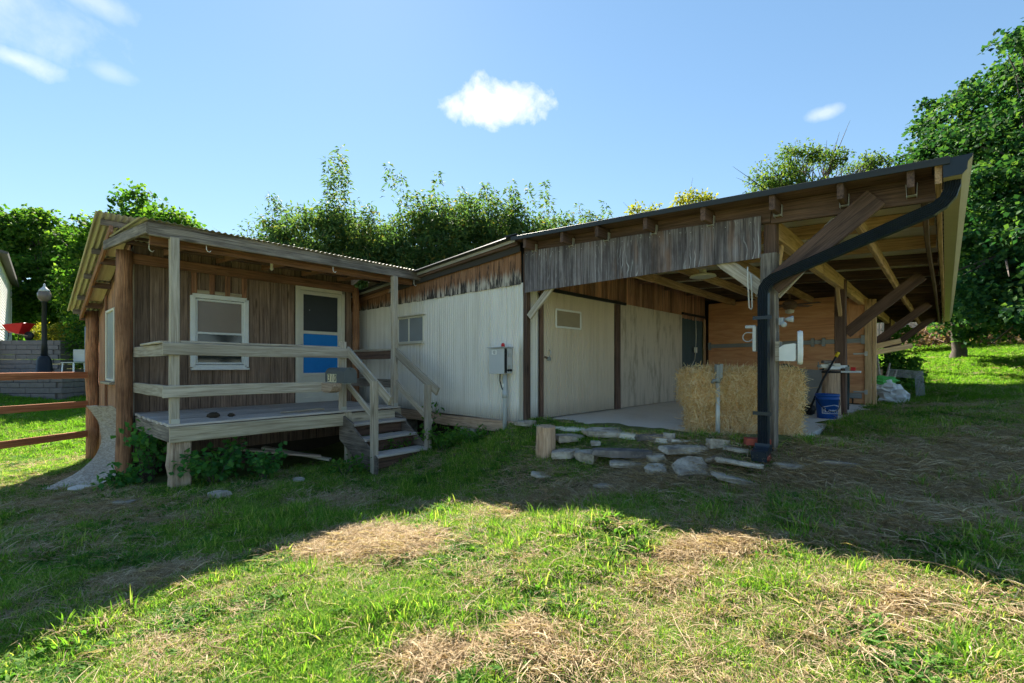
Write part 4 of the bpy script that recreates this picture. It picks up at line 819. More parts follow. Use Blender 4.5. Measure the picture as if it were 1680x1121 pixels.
ST = [('long dark grey stone slab forming the front step', 1.17, 4.93, .66, .24, .13, -14, .06, (0, 2), 'dark_stone'),
 ('brown stone under the long dark slab', 1.25, 4.83, .55, .22, .09, -12, -.04, (0, 0), 'stone'),
 ('rounded grey stone at the left end of the step', .62, 5.33, .34, .24, .15, -20, .02, (0, -6), 'stone'),
 ('rough grey stone between the rounded stone and the dark slab', .83, 5.17, .28, .24, .16, -30, .02, (8, 0), 'stone'),
 ('flat grey stone behind the step nearest the wooden stub', .72, 5.62, .36, .26, .12, 10, .02, (0, 0), 'stone'),
 ('broad flat stone in the back row of the step', 1.1, 5.52, .50, .30, .11, -6, .02, (0, 2), 'stone'),
 ('dark flat stone at the right end of the back row', 1.58, 5.12, .36, .20, .10, -15, .02, (0, 0), 'dark_stone'),
 ('small pale cobble lying on the step behind the dark slab', .98, 5.32, .12, .10, .08, 0, .03, (0, 0), 'stone'),
 ('upright buff stone right of the back row', 1.72, 4.98, .16, .10, .18, -40, .03, (0, 0), 'stone'),
 ('oblong concrete block right of the step', 1.78, 4.70, .52, .20, .11, -3, .03, (0, 0), 'stone'),
 ('square whitish block before the hydrant pipe', 2.10, 4.60, .24, .12, .15, -3, .03, (0, 0), 'stone'),
 ('buff triangular slab tipped toward the lawn', 1.75, 4.43, .34, .30, .07, -8, .05, (28, 0), 'stone'),
 ('lower of the two stacked buff slabs', 2.03, 4.12, .44, .26, .075, -18, .02, (-2, 4), 'stone'),
 ('upper of the two stacked buff slabs', 2.13, 4.22, .46, .26, .07, -20, .09, (-4, 6), 'stone'),
 ('thin pale slab under the red brick', 2.22, 4.43, .30, .16, .055, -12, .0, (0, 5), 'stone'),
 ('small buff stone at the right end of the dark slab', 1.50, 4.74, .19, .13, .10, 12, .03, (0, -10), 'stone'),
 ('pale wedge of stone lowest in the heap', 1.44, 4.55, .22, .16, .08, -5, .02, (12, 0), 'stone'),
 ('pale stone sliver lying beside the whitish block', 1.98, 4.44, .24, .07, .05, 25, .03, (0, -8), 'stone'),
 ('flat pale flagstone right of the downspout', 2.52, 4.08, .28, .20, .05, 5, .01, (0, 0), 'stone'),
 ('long flat grey flagstone far right of the downspout', 2.88, 4.00, .40, .22, .06, -6, .0, (0, 0), 'stone'),
 ('flat stone half sunk below the left of the step', .35, 5.02, .30, .20, .05, 10, -.01, (0, 0), 'stone'),
 ('sunken stone strip in the grass below the dark slab', 1.05, 4.45, .50, .12, .05, -14, -.01, (0, 0), 'stone'),
 ('concrete lump at the foot of the barn corner', .18, 6.22, .30, .22, .10, 0, .02, (0, 0), 'stone'),
 ('white flake of board in the grass left of the porch', -5.72, 6.1, .34, .22, .03, 10, .03, (6, 4), 'concrete'),
 ('buff flat stone in the grass below the cabin corner', -4.32, 5.08, .30, .20, .05, 5, .0, (0, 0), 'stone'),
 ('pinkish stone in the grass right of the timber support', -3.32, 5.16, .24, .16, .11, 10, .01, (0, 0), 'stone'),
 ('small white flake beside the strand board foot', -6.0, 6.65, .16, .14, .04, 60, .02, (10, 0), 'concrete'),
 ('small grey stone in the grass before the steps', -2.78, 5.93, .18, .13, .08, 0, .01, (0, 0), 'stone')]
for i, (lb, x, y, sx, sy, sz, yaw, dz, tl, m) in enumerate(ST): stone(lb, x, y, sx*1.12, sy*1.15, sz*.58, yaw, dz*.7, (tl[0]+random.uniform(-4, 4), tl[1]+random.uniform(-4, 4)), m, seed=i)
box(None, 'brick', (2.37, 4.40, g1(2.37, 4.40)+.085), (.215, .105, .07), 'brick', X=(.97, -.2, -.03), ch=.006, label='whole red brick lying by the downspout foot', cat='brick')
box(None, 'brick', (2.34, 4.24, g1(2.34, 4.24)+.05), (.10, .09, .09), 'brick', X=(.6, -.7, .3), ch=.012, label='broken pinkish brick end below the whole red brick', cat='brick')
# wooden stub post
sv, sf = tube_data([Vector((x, 0, 0)) for x in (0, .15, .3, .42)], [.125, .12, .118, .115], 14)
sx_ = mesh('stub', [p + Vector((random.gauss(0, .008), random.gauss(0, .003), random.gauss(0, .003))) if p.x > .4 else p + Vector((0, random.gauss(0, .003), random.gauss(0, .003))) for p in sv], sf)
link('stub_post', sx_, None, frame(Vector((.41, 5.52, .44)), UP, Vector((1, 0, 0)), Vector((0, 1, 0))), m='stump_wood', label='short sawn wooden post stub at the left of the carport entrance', cat='post')
# yard hydrant
hx, hy = 2.36, 5.22; hz = .62
hyd = thing('yard_hydrant', (hx, hy, hz), 'grey metal yard hydrant pipe standing before the hay bales', 'hydrant')
tube(hyd, 'pipe', [(hx, hy, hz-.1), (hx, hy, 1.42)], .024, 'galv', 12); lathe(hyd, 'collar', (hx, hy, 1.40), [(.034, 0), (.034, .05), (.028, .06)], 'grey_bar', 12); box(hyd, 'head', (hx+.01, hy, 1.53), (.07, .06, .17), 'grey_bar', ch=.012); tube(hyd, 'spout', [(hx, hy, 1.43), (hx-.06, hy-.02, 1.43), (hx-.075, hy-.02, 1.40)], .018, 'grey_bar', 8); beam(hyd, 'handle', (hx+.02, hy-.03, 1.46), (hx+.03, hy-.035, 1.62), .03, .012, 'grey_bar', up=(0, 1, 0))
# ------------------------------------------------ hay bales
def ribbons(n, pos, dirs, nrm, L, w):
    """flat strands as single quads"""
    d = dirs/np.linalg.norm(dirs, axis=1, keepdims=True); s = np.cross(d, nrm); s /= np.linalg.norm(s, axis=1, keepdims=True)+1e-9
    a = pos-d*L[:, None]/2; b = pos+d*L[:, None]/2; s = s*w[:, None]/2
    return np.stack([a-s, a+s, b+s*.6, b-s*.6], 1)
def mesh_q(name, Q):
    Q = np.asarray(Q, np.float32); n = len(Q); me = bpy.data.meshes.new(name); me.vertices.add(n*4); me.vertices.foreach_set('co', Q.reshape(-1))
    me.loops.add(n*4); me.loops.foreach_set('vertex_index', np.arange(n*4, dtype=np.int32)); me.polygons.add(n); me.polygons.foreach_set('loop_start', np.arange(0, n*4, 4, dtype=np.int32)); me.update(calc_edges=True); return me
def bale(center, X, L, Wd, H, label, n=9000):
    X = Vector(X).normalized(); Mx = frame(Vector(center), X, UP.cross(X), UP); t = link('hay_bale', None, None, Mx, label, 'hay bale')
    # lumpy core
    v, f = [], []; N1, N2, N3 = 14, 8, 6; key = {}
    def vid(p):
        k = tuple(round(c, 4) for c in p)
        if k not in key:
            q = Vector(p); r = 1-.02+.04*math.sin(9*q.x+5*q.z+Wd*9)+random.gauss(0, .016); key[k] = len(v); e = [q.x*2/L, q.y*2/Wd, q.z*2/H]; rd = sum(abs(c) > .98 for c in e); v.append(q*r*(1-.03*max(0, rd-1)))
        return key[k]
    def face(o, a, b, na, nb):
        for i in range(na):
            for j in range(nb): f.append([vid(o+a*(i+di)/na+b*(j+dj)/nb) for di, dj in ((0, 0), (1, 0), (1, 1), (0, 1))])
    hx, hy, hz = Vector((L, 0, 0)), Vector((0, Wd, 0)), Vector((0, 0, H)); o = -(hx+hy+hz)/2
    face(o, hy, hx, N2, N1); face(o+hz, hx, hy, N1, N2); face(o, hx, hz, N1, N3); face(o+hy, hz, hx, N3, N1); face(o, hz, hy, N3, N2); face(o+hx, hy, hz, N2, N3)
    link('core', mesh('core', v, f), t, Mx, m='straw')
    sd = np.array([[0, -1, 0], [0, 1, 0], [-1, 0, 0], [1, 0, 0], [0, 0, 1]], float); pr = np.array([L*H*1.4, L*H*.5, Wd*H, Wd*H, L*Wd]); k = rng.choice(5, n, p=pr/pr.sum()); nm = sd[k]
    P = (rng.random((n, 3))-.5)*1.04*np.array([L, Wd, H]); half = np.array([L, Wd, H])/2
    P = np.where(nm != 0, nm*(half+rng.normal(.014, .03, (n, 1))), P)
    D = rng.normal(0, 1, (n, 3)); fl_ = np.where(rng.random((n, 1)) < .22, -.3, .72); D = D - nm*(D*nm).sum(1, keepdims=True)*fl_; D[:, 0] *= .8
    nn = nm + rng.normal(0, .5, (n, 3)); Q = ribbons(n, P, D, nn, rng.uniform(.05, .20, n), rng.uniform(.003, .008, n))
    link('straw', mesh_q('straw', Q), t, Mx, m='straw', kind='stuff')
    for y in (-.12, .12):
        w, e = L/2*1.03, H/2*1.03; tube(t, 'twine', [Mx @ Vector(p) for p in ((-w, y, -e), (-w, y, e), (0, y, e*1.01), (w, y, e), (w, y, -e))], .004, 'rope', 5)
bX = (.985, -.17, 0)
bale((2.76, 5.52, .80+.18), bX, 1.10, .50, .355, 'lower straw bale of the stack behind the corner post', 11000)
bale((2.72, 5.49, .80+.54), (.994, -.10, 0), 1.16, .53, .34, 'upper straw bale of the stack behind the corner post', 12000)
n = 1500; r = rng.normal(0, 1, (n, 2)); P = np.stack([1.98+r[:, 0]*.30, 5.28+r[:, 1]*.14, .806+rng.random(n)*.02], 1); D = rng.normal(0, 1, (n, 3)); D[:, 2] *= .12
n2 = 900; r2 = rng.random((n2, 2)); P2 = np.stack([2.1+r2[:, 0]*1.4, 5.02+rng.normal(0, .12, n2)-.17*r2[:, 0], .79+rng.random(n2)*.03], 1); D2_ = rng.normal(0, 1, (n2, 3)); D2_[:, 2] *= .12
P = np.r_[P, P2]; D = np.r_[D, D2_]; link('loose_straw', mesh_q('loose_straw', ribbons(len(P), P, D, np.tile([[0, 0, 1.]], (len(P), 1))+rng.normal(0, .3, (len(P), 3)), rng.uniform(.05, .15, len(P)), rng.uniform(.003, .006, len(P)))), m='straw', kind='stuff', label='loose straw scattered on the slab around the bales', cat='straw')
# ------------------------------------------------ bucket
bk = B(3.13, 3.45, .80); bt = thing('bucket', bk, 'blue plastic bucket with white lettering at the slab edge', 'bucket')
bp = [(.128, 0), (.131, .004), (.150, .285), (.157, .285), (.157, .305), (.152, .31), (.153, .335), (.160, .337), (.160, .352), (.160, .37), (.150, .37), (.128, .02)]
lathe(bt, 'body', bk, bp, 'bucket_blue', 36); tube(bt, 'handle', [bk+Vector((.16*math.cos(a), .16*math.sin(a), .33-.22*math.sin((a-2.9)/3.3*math.pi))) for a in np.linspace(2.9, 6.2, 12)], .005, 'black', 6)
def wrap(me, ang0, z0, r0, parent, name, m, lift=.0015):
    for vt in me.vertices:
        th = ang0 + vt.co.x/r0; rr = .131+(.150-.131)*(z0+vt.co.y)/.285+lift+vt.co.z; z = z0+vt.co.y; vt.co = Vector((rr*math.cos(th), rr*math.sin(th), z))
    me.update(); return link(name, me, parent, Matrix.Translation(bk), m=m)
camang = math.atan2(-bk.y, -bk.x); wrap(text_mesh("Lowe's", .085, .0004), camang+.62, .125, .14, bt, 'lettering', 'white')
def strokes(ls, w=.006):
    v, f = [], []
    for (x0, y0), (x1, y1) in ls:
        d = Vector((x1-x0, y1-y0)); k = 6; nrm = Vector((-d.y, d.x)).normalized()*w/2
        for i in range(k):
            a, b = Vector((x0, y0))+d*i/k, Vector((x0, y0))+d*(i+1)/k; s = len(v); v += [(*(a-nrm), 0), (*(b-nrm), 0), (*(b+nrm), 0), (*(a+nrm), 0)]; f.append((s, s+1, s+2, s+3))
    return mesh('outline', v, f)
wrap(strokes([((-.15, -.045), (.15, -.045)), ((-.15, -.045), (-.15, .05)), ((-.15, .05), (0, .085)), ((0, .085), (.15, .05)), ((.15, .05), (.15, -.045))]), camang+.62, .125, .14, bt, 'outline', 'white', .002)
wrap(strokes([((-.02, -.02), (.02, -.02)), ((-.02, .0), (.02, .0)), ((-.02, .02), (.02, .02))], .01), camang-.35, .12, .14, bt, 'sticker', 'grey_box', .002)
# log stump with clutter, next to the dark post
lx, ly = 5.16, 7.36
sv, sf = tube_data([Vector((x, 0, 0)) for x in (0, .2, .45, .72)], [.135, .128, .125, .122], 18)
stp2 = link('log_stump', mesh('log', [p+Vector((0, random.gauss(0, .003), random.gauss(0, .003))) for p in sv], sf, False), None, frame(Vector((lx, ly, .80)), UP, Vector((1, 0, 0)), Vector((0, 1, 0))), m='stump_wood', label='upright grey log stump behind the blue bucket', cat='log')
lathe(stp2, 'band', (lx, ly, 1.48), [(.126, 0), (.13, .0), (.13, .035), (.126, .035)], 'black', 18)
vs = thing('bench_vise', (lx, ly, 1.53), 'dusty pale bench vise clamped on top of the log stump', 'vise'); box(vs, 'base', (lx+.02, ly, 1.56), (.17, .14, .05), 'white_paint', ch=.01); box(vs, 'jaw', (lx+.02, ly, 1.61), (.2, .09, .05), 'cream', ch=.01); box(vs, 'slide', (lx-.08, ly-.02, 1.59), (.22, .05, .06), 'cream', ch=.006); box(vs, 'slide', (lx+.16, ly, 1.58), (.18, .05, .05), 'white_paint', ch=.006); tube(vs, 'screw', [(lx-.18, ly-.03, 1.59), (lx-.24, ly-.04, 1.59)], .018, 'grey_bar', 8); tube(vs, 'bar', [(lx-.23, ly-.05, 1.50), (lx-.235, ly-.04, 1.66)], .007, 'grey_bar', 6); box(vs, 'anvil', (lx-.07, ly-.0, 1.66), (.14, .06, .05), 'dark_stone', ch=.01)
sh = thing('post_shelf', B(3.3, 4.15, 1.5), 'small pale wooden shelf on the dark post beside the log stump', 'shelf'); box(sh, 'board', B(3.33, 4.08, 1.50), (.28, .16, .03), 'white_paint', X=Ba); box(sh, 'glass_jar', B(3.30, 4.08, 1.55), (.05, .05, .07), 'grey_screen', X=Ba, ch=.012); box(sh, 'tin', B(3.38, 4.06, 1.545), (.06, .05, .06), 'red', X=Ba, ch=.01)
pb = thing('pry_bar', (lx-.5, ly-.12, .81), 'black rod with yellow tip leaning on the vise', 'rod'); tube(pb, 'shaft', [(lx-.46, ly-.12, .82), (lx-.2, ly-.08, 1.35), (lx+.02, ly-.08, 1.74)], .016, 'black', 8); tube(pb, 'tip', [(lx+.02, ly-.08, 1.74), (lx+.06, ly-.08, 1.81)], .026, 'yellow', 10)
gb = thing('grey_board', B(2.9, 4.9, .8), 'grey cut sheet standing behind the bales and stump', 'board'); prism(gb, 'sheet', [(-.75, 0), (.35, 0), (.35, .55), (.1, .55), (-.02, .72), (-.38, .74), (-.5, .6), (-.75, .6)], .02, frame(B(2.85, 4.75, .81), Ba, (UP*.97+Bb*.2).normalized(), Ba.cross((UP*.97+Bb*.2).normalized())), 'grey_board')
tp = thing('dark_tarp', B(2.6, 5.0, .8), 'dark tarp bundle behind the grey cut sheet', 'tarp')
v, f = [], []
for j in range(7):
    for i in range(15):
        u = i/14; t = j/6; v.append(B(2.0+u*1.2, 5.0+.10*math.sin(7*u+3*t)+.05*t, .82+.88*t*(.85+.08*math.sin(9*u)))-B(2.6, 5, .8))
for j in range(6):
    for i in range(14): a = j*15+i; f.append((a, a+1, a+16, a+15))
tpm = link('cloth', mesh('cloth', v, f, True), tp, Matrix.Translation(B(2.6, 5, .8)), m='tarp'); tpm.modifiers.new('thick', 'SOLIDIFY').thickness = .02
jx = B(2.82, 3.75, .80); jt = thing('black_pot', jx, 'small round black pot on the slab left of the bucket', 'pot'); lathe(jt, 'body', jx, [(.06, 0), (.10, .03), (.115, .09), (.10, .15), (.06, .17), (.05, .18)], 'black', 18); tube(jt, 'handle', [jx+Vector((-.1, 0, .12)), jx+Vector((-.13, -.02, .06)), jx+Vector((-.09, 0, .03))], .01, 'black', 6)
# feed bag, bent wire mesh and sticks behind the stall
bgp = Vector((8.05, 9.65, .80)); bg_ = thing('feed_bag', bgp, 'crumpled white and green feed bag slumped by the stall corner', 'bag')
def blob(par, name, c, r, m, seed, nlat=10, nlon=16, amp=.18, flat=None):
    v, f = [], []; rs = random.Random(seed); ph = [rs.uniform(0, 6) for _ in range(6)]
    for i in range(nlat+1):
        th = math.pi*i/nlat
        for j in range(nlon):
            a = 2*math.pi*j/nlon; d = Vector((math.sin(th)*math.cos(a), math.sin(th)*math.sin(a), math.cos(th))); k = 1+amp*(.5*math.sin(5*d.x+ph[0])+.4*math.sin(7*d.y+6*d.z+ph[1])+.4*math.sin(11*d.z+4*d.x+ph[2])); v.append(Vector((d.x*r[0]*k, d.y*r[1]*k, d.z*r[2]*k)))
    for i in range(nlat):
        for j in range(nlon): f.append((i*nlon+j, (i+1)*nlon+j, (i+1)*nlon+(j+1) % nlon, i*nlon+(j+1) % nlon))
    return link(name, mesh(name, v, f, False), par, Matrix.Translation(Vector(c)), m=m)
blob(bg_, 'bag_body', bgp+Vector((.05, 0, .14)), (.30, .22, .22), 'bag_white', 3, amp=.28); blob(bg_, 'bag_shoulder', bgp+Vector((-.12, .05, .36)), (.24, .2, .16), 'bag_white', 4, amp=.25); blob(bg_, 'bag_top', bgp+Vector((-.15, .06, .48)), (.27, .16, .10), 'bag_green', 5, amp=.25)
wm_ = thing('wire_mesh', (9.2, 10.6, .85), 'bent strip of grey wire mesh standing in the grass behind the barn corner', 'wire mesh')
def meshstrip(pa, pb, wv, nL, nW):
    pa, pb, wv = Vector(pa), Vector(pb), Vector(wv); v, f = [], []
    def bar(a, b):
        tv, tf = tube_data([a-pa, b-pa], .004, 4); s = len(v); v.extend(tv); f.extend(tuple(s+i for i in t) for t in tf)
    for i in range(nL+1): bar(pa.lerp(pb, i/nL), pa.lerp(pb, i/nL)+wv)
    for j in range(nW+1): bar(pa+wv*j/nW, pb+wv*j/nW)
    o = link('mesh_panel', mesh('mesh_panel', v, f), wm_, Matrix.Translation(pa), m='mesh_wire', kind='stuff')
meshstrip((8.75, 10.55, 1.52), (9.66, 10.7, 1.46), (.04, .10, -.17), 34, 7); meshstrip((9.66, 10.7, 1.47), (9.44, 10.4, .82), (-.14, .06, -.02), 26, 6)
for i, (a, b, lb) in enumerate((((8.1, 9.9, .8), (8.55, 10.3, 1.65), 'grey stick leaning behind the feed bag'), ((8.2, 10.1, .8), (8.4, 10.5, 1.95), 'tall thin branch standing behind the stall corner'), ((8.15, 9.95, 1.1), (8.7, 10.3, 1.50), 'short forked branch behind the feed bag'))): tube(None, 'dry_branch', [a, tuple((x+y)/2+random.gauss(0, .02) for x, y in zip(a, b)), b], [.035, .03, .02], 'grey_wood', 7, label=lb, cat='branch')
# ================================================================== surroundings, left: rail fence, terrace, lamp, house
rf = thing('rail_fence', (-8.0, 7.6, -.2), 'three rail brown wooden fence running left from the cabin', 'fence')
for z0, z1, w in ((1.47, 1.46, .12), (.93, .93, .12), (.38, .36, .12)): beam(rf, 'rail', (-7.86, 8.42, z0-.04), (-8.75, 5.2, z1-.06), .04, w, 'fence_rail', seg=4, wob=.003)
beam(rf, 'post', (-8.78, 5.1, -.4), (-8.78, 5.1, 1.6), .1, .1, 'fence_rail', up=(0, 1, 0))
def blockwall(name, label, x0, x1, y, z0, rows, bw=.42, bh=.19, depth=.3, endback=0):
    t = thing(name, ((x0+x1)/2, y, z0), label, 'wall'); mm = beam_mesh(bw-.012, depth, bh-.012, .012, 1, 0)
    for r in range(rows):
        x = x0 + (bw/2 if r % 2 else 0)
        while x < x1: link('block', mm, t, Matrix.Translation((x+bw/2, y+depth/2+random.uniform(-.012, .012)+r*.01, z0+(r+.5)*bh)), m='block'); x += bw
        yy = y+bw*.7
        while endback and yy < y+endback: link('block', mm, t, Matrix.Translation((x1+.1, yy, z0+(r+.5)*bh)) @ Matrix.Rotation(R(90), 4, 'Z'), m='block'); yy += bw
    return t
w1 = blockwall('retaining_wall', 'lower grey block retaining wall at the edge of the left lawn', -20.5, -15.75, 15.6, .26, 5, endback=2.6); box(w1, 'paving', (-18.1, 17.0, 1.24), (5.0, 2.4, .10), 'concrete')
w2 = blockwall('retaining_wall', 'upper grey block retaining wall behind the lamp post', -22.5, -18.3, 18.1, 1.28, 7, endback=2); box(w2, 'soil', (-20.5, 19.6, 2.35), (4.3, 2.6, .5), 'soil_dark')
st_ = thing('garden_steps', (-21, 17.2, 1.3), 'brown block garden steps against the upper retaining wall', 'steps')
for i in range(6): box(st_, 'step', (-21.3, 17.95-.26*(5-i), 1.40+.2*i-.0), (1.5, .30, .2), 'block')
LX, LY = -16.75, 16.3; lp = thing('lamp_post', (LX, LY, 1.29), 'black street style lamp post with smoky globe standing on the terrace', 'lamp post')
lathe(lp, 'base', (LX, LY, 1.29), [(.28, 0), (.28, .06), (.23, .10), (.20, .5), (.15, .62), (.12, .66)], 'lamp_black', 12); lathe(lp, 'pole', (LX, LY, 1.9), [(.10, 0), (.075, .5), (.065, 1.95), (.09, 1.98), (.09, 2.02)], 'lamp_black', 16); lathe(lp, 'globe', (LX, LY, 3.9), [(.09, 0), (.16, .07), (.19, .18), (.18, .30), (.14, .36)], 'globe', 20); lathe(lp, 'cap', (LX, LY, 4.25), [(.16, 0), (.13, .07), (.06, .14), (.03, .2), (.03, .26), (.005, .30)], 'grey_box', 16)
hs = thing('house', (-28, 26, 3), 'white clapboard house at the left edge', 'house')
hd = Vector((-8.2, 8.0, 0)).normalized(); hp0 = Vector((-24.0, 21.2, 2.6)); Lh = 12
v, f = [], []; nb = 26; hb = .165
for i in range(nb):
    for L_ in (0, Lh):
        p = hp0+hd*L_; nrm = Vector((hd.y, -hd.x, 0)); nrm = nrm if nrm.dot(-p) > 0 else -nrm
        v += [p+nrm*.03+UP*(i*hb)-hp0, p+UP*((i+1)*hb)-hp0]
    s = i*4; f.append((s, s+2, s+3, s+1))
    if i: f.append((s-3, s-1, s+2, s))
link('clapboards', mesh('clapboards', v, f), hs, Matrix.Translation(hp0), m='siding'); e = hp0+hd*Lh; beam(hs, 'corner_board', e+nrm*.03, e+nrm*.03+UP*4.3, .15, .05, 'white', up=nrm); box(hs, 'end_wall', e-nrm*2.5+UP*2.15, (.1, 5, 4.3), 'siding', X=hd)
box(hs, 'roof', (hp0+e)/2-nrm*2.6+UP*5.1, (Lh+1, 6.2, .12), 'house_roof', X=hd, up=(nrm*.3+UP).normalized())
wb = Vector((-20.0, 18.45, 2.62)); wbt = thing('wheelbarrow', wb, 'red wheelbarrow parked on top of the upper retaining wall', 'wheelbarrow')
tubm = [(-.38, -.26, .62), (.42, -.24, .70), (.42, .24, .70), (-.38, .26, .62), (-.22, -.16, .30), (.16, -.15, .26), (.16, .15, .26), (-.22, .16, .30)]
tb = link('tub', mesh('tub', tubm, [(4, 7, 6, 5), (0, 1, 5, 4), (1, 2, 6, 5), (2, 3, 7, 6), (3, 0, 4, 7)]), wbt, Matrix.Translation(wb), m='red'); tb.modifiers.new('thick', 'SOLIDIFY').thickness = .015
lathe(wbt, 'wheel', wb, [(.17, -.04), (.18, -.02), (.18, .02), (.17, .04)], 'black', 16, Mx=frame(wb+Vector((.42, 0, .18)), Vector((1, 0, 0)), UP, Vector((0, -1, 0))))
for s in (-1, 1): tube(wbt, 'handle', [wb+Vector((.42, s*.06, .18)), wb+Vector((0, s*.16, .28)), wb+Vector((-.75, s*.27, .55))], .018, 'rafter', 6); tube(wbt, 'leg', [wb+Vector((-.2, s*.18, .3)), wb+Vector((-.22, s*.2, 0))], .014, 'black', 6)
for i, (cx, cy, lb) in enumerate(((-16.0, 16.6, 'white garden chair right of the lamp post'),)):
    b0 = Vector((cx, cy, 1.29)); ct = thing('garden_chair', b0, lb, 'chair'); box(ct, 'seat', b0+Vector((0, 0, .42)), (.48, .46, .03), 'galv'); box(ct, 'backrest', b0+Vector((0, .25, .68)), (.46, .03, .45), 'galv')
    for sx in (-.2, .2):
        for sy in (-.19, .2): tube(ct, 'leg', [b0+Vector((sx, sy, .42)), b0+Vector((sx*1.1, sy*1.1, 0))], .02, 'white', 6)
tube(None, 'iron_pole', [(-15.35, 16.4, .4), (-15.35, 16.4, 3.0)], .04, 'grey_bar', 8, label='thin grey metal pole right of the lamp post', cat='pole')
# ================================================================== surroundings, right: picket fence and brush pile
pf = thing('picket_fence', (25, 28, 3), 'grey wooden picket fence beyond the right lawn', 'fence')
pm = [beam_mesh(1.55, .185, .02, .003, 1, 0), beam_mesh(1.62, .175, .02, .003, 1, 0)]
for i in range(84):
    t = i/83; x = 17.5+18.5*t; y = 26.2+3.2*t; z = g1(x, y); X, Y, Z = axes(UP, (0, -1, 0)); mm = pm[i % 2]
    link('picket', mm, pf, frame(Vector((x, y, z+.80+random.uniform(-.02, .02))), X, Y, Z), m='picket')
for k in range(6):
    x0, x1 = 17.5+18.5*k/6, 17.5+18.5*(k+1)/6; y0, y1 = 26.25+3.2*k/6, 26.25+3.2*(k+1)/6
    for h in (.4, 1.2): beam(pf, 'rail', (x0, y0, g1(x0, y0)+h), (x1, y1, g1(x1, y1)+h), .04, .09, 'picket')
    beam(pf, 'post', (x0, y0+.06, g1(x0, y0)), (x0, y0+.06, g1(x0, y0)+1.5), .09, .09, 'picket', up=(0, 1, 0))
bpc = Vector((23.3, 22.6, g1(23.3, 22.6))); bpt = thing('brush_pile', bpc, 'long heap of dead brown branches and leaves before the picket fence', 'brush pile')
v, f = [], []
for i in range(420):
    x = rng.uniform(-4.6, 5.0); y = rng.normal(0, .6); hgt = max(.1, 1.15*(1-abs(x/5.2)**2.2))*rng.random(); p = Vector((x, y, hgt)); d = Vector((rng.normal(0, 1), rng.normal(0, .6), rng.normal(0, .35))).normalized()*rng.uniform(.3, .8); tv, tf = tube_data([p-d, p+Vector((0, 0, rng.normal(0, .06))), p+d], [.02, .014, .006], 4, False); s = len(v); v += tv; f += [tuple(s+k for k in t) for t in tf]
def onpile(v): return [Vector((q.x, q.y, q.z + float(gz([bpc.x+q.x], [bpc.y+q.y], False)[0]) - bpc.z)) for q in v]
link('branches', mesh('branches', v, f), bpt, Matrix.Translation(bpc), m='brush_wood', kind='stuff')
n = 6500; x = rng.uniform(-4.8, 5.0, n); y = rng.normal(0, .55, n); hm = np.maximum(.12, 1.2*(1-np.abs(x/5.2)**2.2))*(.75+.5*fbm(x*1.5+9, x*.1, 5)); z = hm*np.sqrt(rng.random(n))*np.clip(1.15-np.abs(y)/1.6, .2, 1); P = np.stack([x, y, z], 1)
link('dead_leaves', mesh_q('dead_leaves', ribbons(n, P, rng.normal(0, 1, (n, 3)), rng.normal(0, 1, (n, 3)), rng.uniform(.08, .2, n), rng.uniform(.05, .11, n))), bpt, Matrix.Translation(bpc), m='dead_leaf', kind='stuff')
# ================================================================== vegetation
def leaves(P, D, Nn, L, W, droop=.12):
    """one folded diamond leaf per row: base, side, tip, side"""
    d = D/(np.linalg.norm(D, axis=1, keepdims=True)+1e-9); s = np.cross(d, Nn); s /= np.linalg.norm(s, axis=1, keepdims=True)+1e-9; nn = np.cross(s, d)
    L = L[:, None]; W = W[:, None]; mid = P + d*L*.45 + nn*L*droop*.5
    return np.stack([P, mid+s*W*.5, P+d*L-nn*L*droop, mid-s*W*.5], 1)
def crown_points(ells, ncl, shell=.55, rag=.09):
    out = []
    vol = np.array([e[3]*e[4]*e[5] for e in ells])**.8; cnt = np.maximum(3, (ncl*vol/vol.sum()).astype(int))
    for e, c in zip(ells, cnt):
        d = rng.normal(0, 1, (c, 3)); d /= np.linalg.norm(d, axis=1, keepdims=True); r = shell+(1-shell)*rng.random(c)**.6; r[rng.random(c) < .12] *= .5
        out.append(np.array(e[:3])+d*r[:, None]*np.array(e[3:6])*(1+rng.normal(0, rag, (c, 1))))
    return np.concatenate(out)
